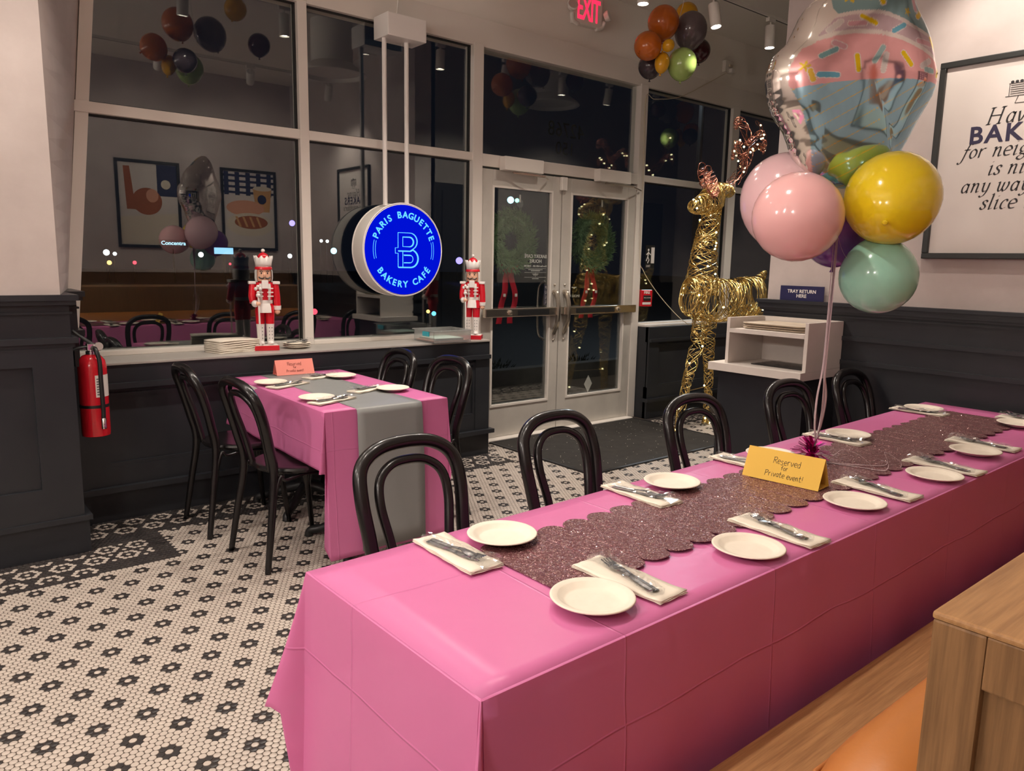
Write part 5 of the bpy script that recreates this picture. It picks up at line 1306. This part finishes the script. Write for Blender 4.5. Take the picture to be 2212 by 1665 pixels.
# cord from the socket near the ceiling down to the reindeer
tag(MB().tube(cat_spline([(6.70,4.80,3.37),(6.35,4.79,3.20),(5.95,4.79,3.02),(5.60,4.785,2.95),(5.47,4.78,2.93),(5.475,4.775,2.3),(5.48,4.775,1.55),(5.52,4.76,1.40),(5.60,4.70,1.25),(5.62,4.55,1.10),(5.58,4.35,0.98),(5.55,4.22,0.93)],10),0.0032,6).build('power_cord','cord',smooth='full'),'thin clear cord running from the ceiling socket down to the reindeer','cord')
t = thing('wall_socket','white socket box with plug high above the windows','socket',(6.72,4.83,3.42))
MB().box(-0.075,0.05,-0.04,0,-0.055,0.055,0.006).build('box','white',t); MB().box(-0.015,0.035,-0.075,-0.04,-0.055,-0.02,0.004).build('plug','whitepaint',t); MB().box(-0.02,0.03,-0.055,-0.035,0.0,0.02,0.003).build('plug','tray',t)
def pull_station():
    t = thing('fire_alarm','small red fire alarm pull box on the window post','fire alarm',(5.585,4.79,1.065),R(-18))
    MB().box(-0.06,0.06,-0.045,0.0,0,0.155,0.006).build('body','red',t)
    text('lettering','FIRE',0.036,'whitepaint',t,(0,-0.0462,0.130),FRONT,extrude=0.0005,bold=0.001)
    MB().box(-0.038,0.038,-0.058,-0.045,0.055,0.105,0.004).build('handle','blackmetal',t)
    text('lettering','PULL DOWN',0.013,'whitepaint',t,(0,-0.0588,0.082),FRONT,extrude=0.0004)
    MB().box(-0.045,0.045,-0.048,-0.045,0.018,0.040,0.001).build('plate','whitepaint',t)
pull_station()
def window_sticker():
    t = thing('exit_route_sticker','small black and white running-figure sticker inside the window by the alarm','sticker',(5.70,4.845,1.37))
    MB().box(-0.06,0.07,0,0.002,0.05,0.27).build('panel','frameblack',t)
    MB().box(0.02,0.068,-0.001,0.0,0.10,0.25).build('white_field','whitepaint',t)
    m = MB(); m.sphere((-0.02,-0.001,0.225),0.012,0.001,0.012,8,6)
    for p in ([(-0.02,0.21),(-0.03,0.16)],[(-0.03,0.16),(-0.01,0.13),(-0.03,0.10)],[(-0.03,0.16),(-0.05,0.12)],[(-0.02,0.20),(0.01,0.18)],[(-0.02,0.20),(-0.05,0.18)]): m.tube([(x,-0.001,z) for x,z in p],0.006,4)
    m.build('figure','whitepaint',t)
    text('lettering','EXIT',0.03,'whitepaint',t,(-0.015,-0.001,0.072),FRONT,extrude=0.0004)
window_sticker()

# ------------------------------------------------------------------ wreaths outside the doors
def wreath(x, z, lab, seed):
    rnd = random.Random(seed)
    t = thing('wreath',lab,'wreath',(x,4.905,z),group='wreaths outside the doors')
    mb = MB(); Rm, rt = 0.178, 0.085
    for k in range(4200):
        a = rnd.uniform(0,2*PI); b = rnd.uniform(0,2*PI); q = rt*rnd.uniform(0.25,1.0)
        c = Vector(((Rm+q*math.cos(b))*math.cos(a), q*math.sin(b)*0.7, (Rm+q*math.cos(b))*math.sin(a)))
        d = Vector((math.cos(a)*math.cos(b)-0.5*math.sin(a),math.sin(b)*0.7,math.sin(a)*math.cos(b)+0.5*math.cos(a)))+Vector((rnd.uniform(-.6,.6),rnd.uniform(-.4,.4),rnd.uniform(-.6,.6)))
        d = d.normalized()*rnd.uniform(0.025,0.05); s = d.cross(Vector((0.1,1,0.2))).normalized()*0.0038
        mb.add([c-s,c+s,c+d],[(0,1,2)])
    fo = mb.build('needles','needle',t); fo['kind'] = 'stuff'
    MB().tube([(Rm*math.cos(2*PI*k/40),0,Rm*math.sin(2*PI*k/40)) for k in range(40)],0.03,8,closed=True).build('ring','needle',t,'full')
    for s in (-1,1):
        pts = [(0.0+s*0.01,0.01,-0.20),(s*0.03-0.01,0.02,-0.30),(s*0.055+0.0,0.012,-0.42),(s*0.07-0.01,0.022,-0.52),(s*0.055-0.045,0.015,-0.62),(s*0.06-0.055,0.012,-0.68)]
        P = []
        for p in cat_spline(pts,6): P.append([p-Vector((0.030,0.004,0)),p,p+Vector((0.030,-0.004,0))])
        o = MB().grid(P).build('ribbon_tail','ribbonred',t,'full'); o.modifiers.new('thickness','SOLIDIFY').thickness = 0.001
        MB().box(s*0.062-0.014,s*0.062+0.010,-0.004,0.0,-0.455,-0.430).build('gift_tag','whitepaint',o)
    MB().tube(cat_spline([(-0.08,0.02,-0.19),(-0.05,0.03,-0.24),(0,0.02,-0.20),(0.05,0.03,-0.24),(0.08,0.02,-0.19)],6),0.022,6,flat=0.3).build('bow','ribbonred',t,'full')
    hk = MB().lathe([(0.0001,0.004),(0.032,0.0),(0.034,-0.004)],16).xf(Matrix.Translation((0.03,-0.073,0.30)) @ Matrix.Rotation(PI/2,4,'X')).build('suction_hook','wrap',t,True)
    MB().box(0.015,0.03,-0.076,-0.072,0.31,0.37).build('hook_tab','whitepaint',hk)
wreath(4.03,1.625,'green wreath with red ribbon tails outside the left door leaf',1)
wreath(4.985,1.645,'green wreath with red ribbon tails outside the right door leaf',2)

# ------------------------------------------------------------------ door mat
def mat_():
    t = thing('door_mat','large charcoal entrance mat in front of the glass doors','mat',(3.70,3.58,0.0))
    MB().box(0,1.73,0,1.14,-0.001,0.008,0.003).build('pile','mat',t)
    e = MB()
    for b in ((-0.015,1.745,-0.015,0.012),(-0.015,1.745,1.128,1.155),(-0.015,0.012,0.012,1.128),(1.718,1.745,0.012,1.128)): e.box(*b,-0.001,0.010,0.002)
    e.build('rubber_edge','blackmetal',t)
    r = random.Random(4); m = MB()
    for k in range(170):
        x,y = r.uniform(0.03,1.7),r.uniform(0.03,1.1); s = r.uniform(0.0012,0.0035)*(1.6 if r.random() > 0.93 else 1)
        m.add([(x-s,y,0.0085),(x,y-s,0.0085),(x+s,y,0.0085),(x,y+s,0.0085),(x,y,0.0085+s)],[(0,1,4),(1,2,4),(2,3,4),(3,0,4)])
    o = m.build('crumbs','crumb',t); o['kind'] = 'stuff'
mat_()

# ------------------------------------------------------------------ track lights
def track(x0, x1, y, z, label):
    t = thing('light_track',label,'light track',((x0+x1)/2,y,z),group='light tracks')
    h = (x1-x0)/2
    MB().box(-h,h,-0.018,0.018,0,0.022,0.002).build('rail','white',t)
    MB().box(-h+0.01,h-0.01,-0.006,0.006,-0.0006,0.001).build('slot','blackmetal',t)
    for k in range(5):
        x = -h+0.2+(2*h-0.4)*k/4; MB().tube([(x,0,0.02),(x,0,CEIL-z)],0.005,6).build('drop_rod','white',t)
    return t
def spot(x, y, z, aim, label, group, power, size):
    t = thing('track_spot',label,'spot lamp',(x,y,z),group=group)
    d = (Vector(aim)-Vector((x,y,z-0.20))).normalized()
    q = Vector((0,0,-1)).rotation_difference(d).to_matrix().to_4x4()
    M = Matrix.Translation((0,0,-0.055)) @ q
    MB().box(-0.045,0.045,-0.016,0.016,-0.03,0.0,0.002).build('adapter','white',t)
    MB().tube([(0,0,-0.03),(0,0,-0.065)],0.008,8).build('stem','white',t)
    c = MB().lathe([(0.0001,0.0),(0.036,0.0),(0.040,-0.006),(0.040,-0.165),(0.036,-0.168),(0.034,-0.155)],24).xf(M).build('can','white',t,True)
    MB().lathe([(0.0001,-0.152),(0.034,-0.152),(0.034,-0.156),(0.0001,-0.156)],20).xf(M).build('lens',LENS,c)
    L = bpy.data.lights.new('spot_light','SPOT'); L.energy = power; L.color = SPOT_COL; L.spot_size = R(size); L.spot_blend = 0.75; L.shadow_soft_size = 0.033
    o = bpy.data.objects.new('spot_light',L); COL.objects.link(o); o.parent = t
    o.matrix_local = M @ Matrix.Translation((0,0,-0.172))
FILL_GLOW = emis('fill_globe_glow',(1.0,0.91,0.83),66.0,True)
LENS = emis('lamp_lens',(1.0,0.93,0.80),22.0)
track(-1.2,7.4,3.65,3.40,'white light track running along the windows')
track(-1.2,4.2,1.62,3.40,'white light track over the long table')
xs = [-0.35,0.39,1.12,1.86,2.62,3.35,4.10,4.87,5.62,6.32,7.1]
NM = ['first','second','third','fourth','fifth','sixth','seventh','eighth','ninth','tenth','eleventh']
for i,x in enumerate(xs): spot(x,3.65,3.40,(x+0.05*math.sin(i*2),3.55-0.55*(i%2),0),'%s white spot from the plaster pier on the window track' % NM[i],'spots on the window track',SPOT_W*(0.45 if i < 3 else 1.0),118)
for i,(x,aim,pw) in enumerate(((-0.6,(-0.6,1.8,0),0.5),(0.55,(0.5,1.6,0),0.7),(1.40,(1.35,1.2,0),0.9),(2.23,(2.575,-0.35,2.0),0.8),(3.12,(3.8,-0.35,2.0),0.8),(3.60,(4.4,1.42,2.0),0.75),(4.0,(4.3,0.2,0.8),0.5))):
    spot(x,1.62,3.40,aim,'%s white spot from the room end on the table track' % NM[i],'spots on the table track',SPOT_W*pw,100 if i < 3 else 84)
# added globes out of view behind the viewer, lifting the room's fill light
for i,(x,y) in enumerate(((-1.9,0.05),(-2.0,1.6),(-2.0,3.2))):
    t = thing('fill_globe','%s added opal fill globe out of view behind the viewer' % NM[i],'fill lamp',(x,y,2.45),group='added fill globes')
    MB().sphere((0,0,0),0.14,n=24,m=14).build('globe',FILL_GLOW,t,'full'); MB().tube([(0,0,0.13),(0,0,CEIL-2.45)],0.006,6).build('stem','blackmetal',t)
    MB().lathe([(0.05,CEIL-2.47),(0.05,CEIL-2.45)],16).build('canopy','blackmetal',t)
# round ceiling diffusers
for (x,y,lab) in ((3.55,2.60,'round grey air diffuser over the chairs of the long table'),(6.0,3.05,'round grey air diffuser over the reindeer')):
    t = thing('air_diffuser',lab,'air diffuser',(x,y,3.22),group='round air diffusers')
    MB().lathe([(0.20,0.10),(0.20,CEIL-3.22)],32).build('duct','ceiling',t,True)
    MB().lathe([(0.20,0.10),(0.31,0.02),(0.33,0.0),(0.33,-0.01),(0.29,-0.012),(0.27,0.02),(0.0001,0.02)],32).build('cone','upper',t,True)

# ------------------------------------------------------------------ bench on the viewer's side
def bench_():
    t = thing('banquette_bench','oak bench with tan leather back along the long table','bench',(0.83,0.29,0.001))
    MB().box(0,3.53,0.0,0.525,0.395,0.432,0.004).build('seat_board','oak',t)
    MB().box(0.02,3.50,0.44,0.47,0.0,0.395).build('front_board','oak',t)
    # rounded leather back cushion
    P = []
    Lc = 3.40
    for i in range(61):
        u = i/60; x = 0.045+Lc*u
        k = min(1.0, min(u*Lc, Lc*(1-u))/0.16); k = math.sqrt(max(0.0,1-(1-k)**2))
        row = []
        for j in range(17):
            a = PI*(j/16)   # from front bottom over the top to the back
            prof = [(0.185,0.436),(0.196,0.50),(0.198,0.58),(0.194,0.66),(0.186,0.725),(0.172,0.768),(0.148,0.798),(0.115,0.815),(0.08,0.82),(0.045,0.812),(0.015,0.79),(0.004,0.75),(0.002,0.70),(0.002,0.6),(0.002,0.55),(0.002,0.5),(0.002,0.436)][j]
            yy, zz = prof
            cy, cz = 0.10, 0.60
            row.append((x-(0.05*(1-k)), cy+(yy-cy)*(0.55+0.45*k), 0.436+(zz-0.436)*(0.72+0.28*k)))
        P.append(row)
    cu = MB().grid(P).build('back_cushion','leather',t,'full')
    sp = []
    for i in range(40):
        x = 0.22+2.9*i/39; sp.append((x,0.1885,0.728+0.003*math.sin(x*9)))
    MB().tube(sp,0.0045,6).build('seam','leather',cu,'full')
    MB().tube([(0.10,0.165,0.745),(0.14,0.183,0.738),(0.22,0.1885,0.728)],0.004,6).build('seam','leather',cu,'full')
    b = thing('bench_divider','oak cased ledge behind the leather bench back, nearest the viewer','divider',(0.815,0.289,0.001))
    MB().box(-0.001,3.56,-0.64,0.0,1.092,1.10,0.003).build('top','oak',b)
    MB().box(0.0,0.026,-0.052,-0.001,0.0,1.092,0.003).build('stile','oak_shaded',b)
    MB().box(0.0,0.026,-0.635,-0.052,1.035,1.092,0.002).build('rail','oak_shaded',b)
    MB().box(0.012,0.030,-0.635,-0.05,0.0,1.04).build('end_panel','oak_shaded',b)
    MB().box(0.026,3.55,-0.022,-0.001,0.0,1.092).build('front_panel','oak_shaded',b)
bench_()

# ------------------------------------------------------------------ the night outside
gr = struct('ground_outside', MB().box(-60,90,4.96,90,-0.12,-0.03),'asphalt','dark asphalt outside the windows','ground')
pv = struct('pavement_outside', MB().box(2.0,9.0,4.96,6.25,-0.05,-0.012),'grout','paved walk outside the doors','pavement')
r = random.Random(8); pm = MB().box(-0.095,0.095,-0.045,0.045,-0.008,0.0,0.004)
pme = bpy.data.meshes.new('paver'); pme.from_pydata(pm.v,[],pm.f); pme.materials.append(MT['paver'])
for i in range(12):
    for j in range(22):
        x = 3.6+j*0.2+(0.1 if i%2 else 0); y = 5.02+i*0.1
        if x > 7.8: continue
        o = bpy.data.objects.new('paver',pme); COL.objects.link(o); o.parent = pv; o.location = (x,y,-0.004+r.uniform(-.001,.001))
struct('kerb_outside', MB().box(-5,14,6.30,6.45,-0.05,0.30,0.01),'concrete','low concrete planter kerb outside the doors','kerb')
def shrub(x, y, s, lab, seed):
    rnd = random.Random(seed); mb = MB()
    for k in range(260):
        a = rnd.uniform(0,2*PI); e = rnd.uniform(0.05,1.4); q = s*rnd.uniform(0.5,1)
        c = Vector((q*math.cos(a)*math.cos(e), q*math.sin(a)*math.cos(e), q*math.sin(e)*0.8)); d = c.normalized()*0.06; n_ = d.cross(Vector((0.3,0.5,0.8))).normalized()*0.012
        mb.add([c-n_,c+n_,c+d],[(0,1,2)])
    t = thing('shrub',lab,'shrub',(x,y,-0.03),group='dark shrubs outside')
    o = mb.build('leaves','shrub',t); o['kind'] = 'stuff'
    MB().lathe([(0.012,0),(0.008,s*0.7)],6).build('stem','shrub',t)
shrub(4.35,7.0,0.42,'dark shrub outside the left door leaf',1); shrub(5.6,7.1,0.40,'dark shrub outside the right door leaf',2); shrub(6.9,7.0,0.4,'dark shrub outside beyond the reindeer',3)
# made-up lamp on a pole, added to light the walk and wreaths
def walk_fill_lamp(x,y,h,lab,pw):
    t = thing('walk_fill_lamp',lab,'street lamp',(x,y,-0.03))
    MB().tube([(0,0,0),(0,0,h)],[0.07,0.045],10).build('pole','blackmetal',t); MB().box(-0.5,0.06,-0.09,0.09,h,h+0.06,0.01).build('head','blackmetal',t)
    MB().box(-0.45,-0.1,-0.06,0.06,h-0.012,h).build('lens',emis('walk_fill_glow',(0.75,0.9,1.0),6.0),t)
    L = bpy.data.lights.new('walk_fill_light','POINT'); L.energy = pw; L.color = (0.8,0.9,1.0); L.shadow_soft_size = 0.15
    o = bpy.data.objects.new('walk_fill_light',L); COL.objects.link(o); o.parent = t; o.location = (-0.28,0,h-0.10)
walk_fill_lamp(12.5,9.5,5.5,'added lamp on a pole lighting the walk outside the right windows',260)
def far_light(p, c, s, r_, lab, grp):
    t = thing('distant_lamp',lab,'lamp',(p[0],p[1],-0.03),group=grp); z = p[2]+0.03
    MB().sphere((0,0,z),r_,n=10,m=6).build('glowing_head',emis('far_light',c,s),t)
    MB().tube([(0,r_+0.03,0),(0,r_+0.03,z)],0.02,5).build('post','frameblack',t)
FAR = [('white',(9.29,45,1.57),.16),('white',(9.69,45,1.51),.10),('amber',(9.4,45,1.04),.12),('red',(10.64,45,1.06),.10),('white',(14.14,45,1.56),.15),('red',(15.77,45,1.06),.07),('violet',(19.63,45,3.57),.18),('white',(19.43,45,1.59),.14),
 ('white',(21.52,45,2.57),.10),('white',(21.93,45,2.56),.10),('cyan',(22.36,45,1.97),.20),('red',(5.59,12,0.57),.05),('blue',(9.33,14,0.31),.05),('amber',(9.18,14,0.36),.04),('cyan',(36.83,45,6.07),.26),('green',(37.46,45,6.08),.16),('blue',(34.8,45,2.1),.2),('white',(35.02,45,1.9),.2),('violet',(32.16,45,1.52),.25)]
FC = dict(white=(0.9,0.95,1.0),amber=(1.0,0.6,0.15),red=(1.0,0.05,0.08),violet=(0.25,0.2,1.0),cyan=(0.35,0.8,1.0),green=(0.3,1.0,0.7),blue=(0.1,0.5,1.0))
FL = ['leftmost white night light low in the left window','small white night light next to the leftmost one in the left window','amber night light below the leftmost white one','red night light below the cyan shop sign','white night light between the shop sign and the blue board','tiny red night light left of the nutcracker','violet night light high beside the window post','white night light right of the nutcracker crown',
 'left one of two paired white night lights left of the round sign','right one of two paired white night lights left of the round sign','cyan night light left of the round sign','red car-height light just right of the window post','blue low light between round sign and nutcracker','amber low light beside the blue one','cyan night light above the left wreath','green night light above the left wreath','blue night light left of the left wreath','white night light beside the blue one by the left wreath','violet night light right of the round sign']
for (c,p,r_),lab in zip(FAR,FL): far_light(p, FC[c], 2.2, r_, lab, 'distant night lights')
t = thing('distant_shop_sign','small lit cyan shop sign far outside the left window','sign',(12.69,45.0,1.75))
text('lettering','Concentra',0.30,emis('far_sign',(0.35,0.72,1.0),1.6),t,(0,0,0.40),FRONT,extrude=0.02)
MB().box(-0.75,0.75,0.03,0.1,0.2,0.6).build('board','frameblack',t); MB().tube([(0,0.1,-1.8),(0,0.1,0.1)],0.06,6).build('post','frameblack',t)
t = thing('distant_sign_board','small pale blue lit board far outside, left of the nutcracker','sign',(15.45,45.0,1.62))
MB().box(-0.53,0.53,0,0.1,0.0,0.36).build('lit_panel',emis('far_board',(0.30,0.62,1.0),1.0),t); MB().tube([(0,0.05,-1.65),(0,0.05,0.0)],0.06,6).build('post','frameblack',t)
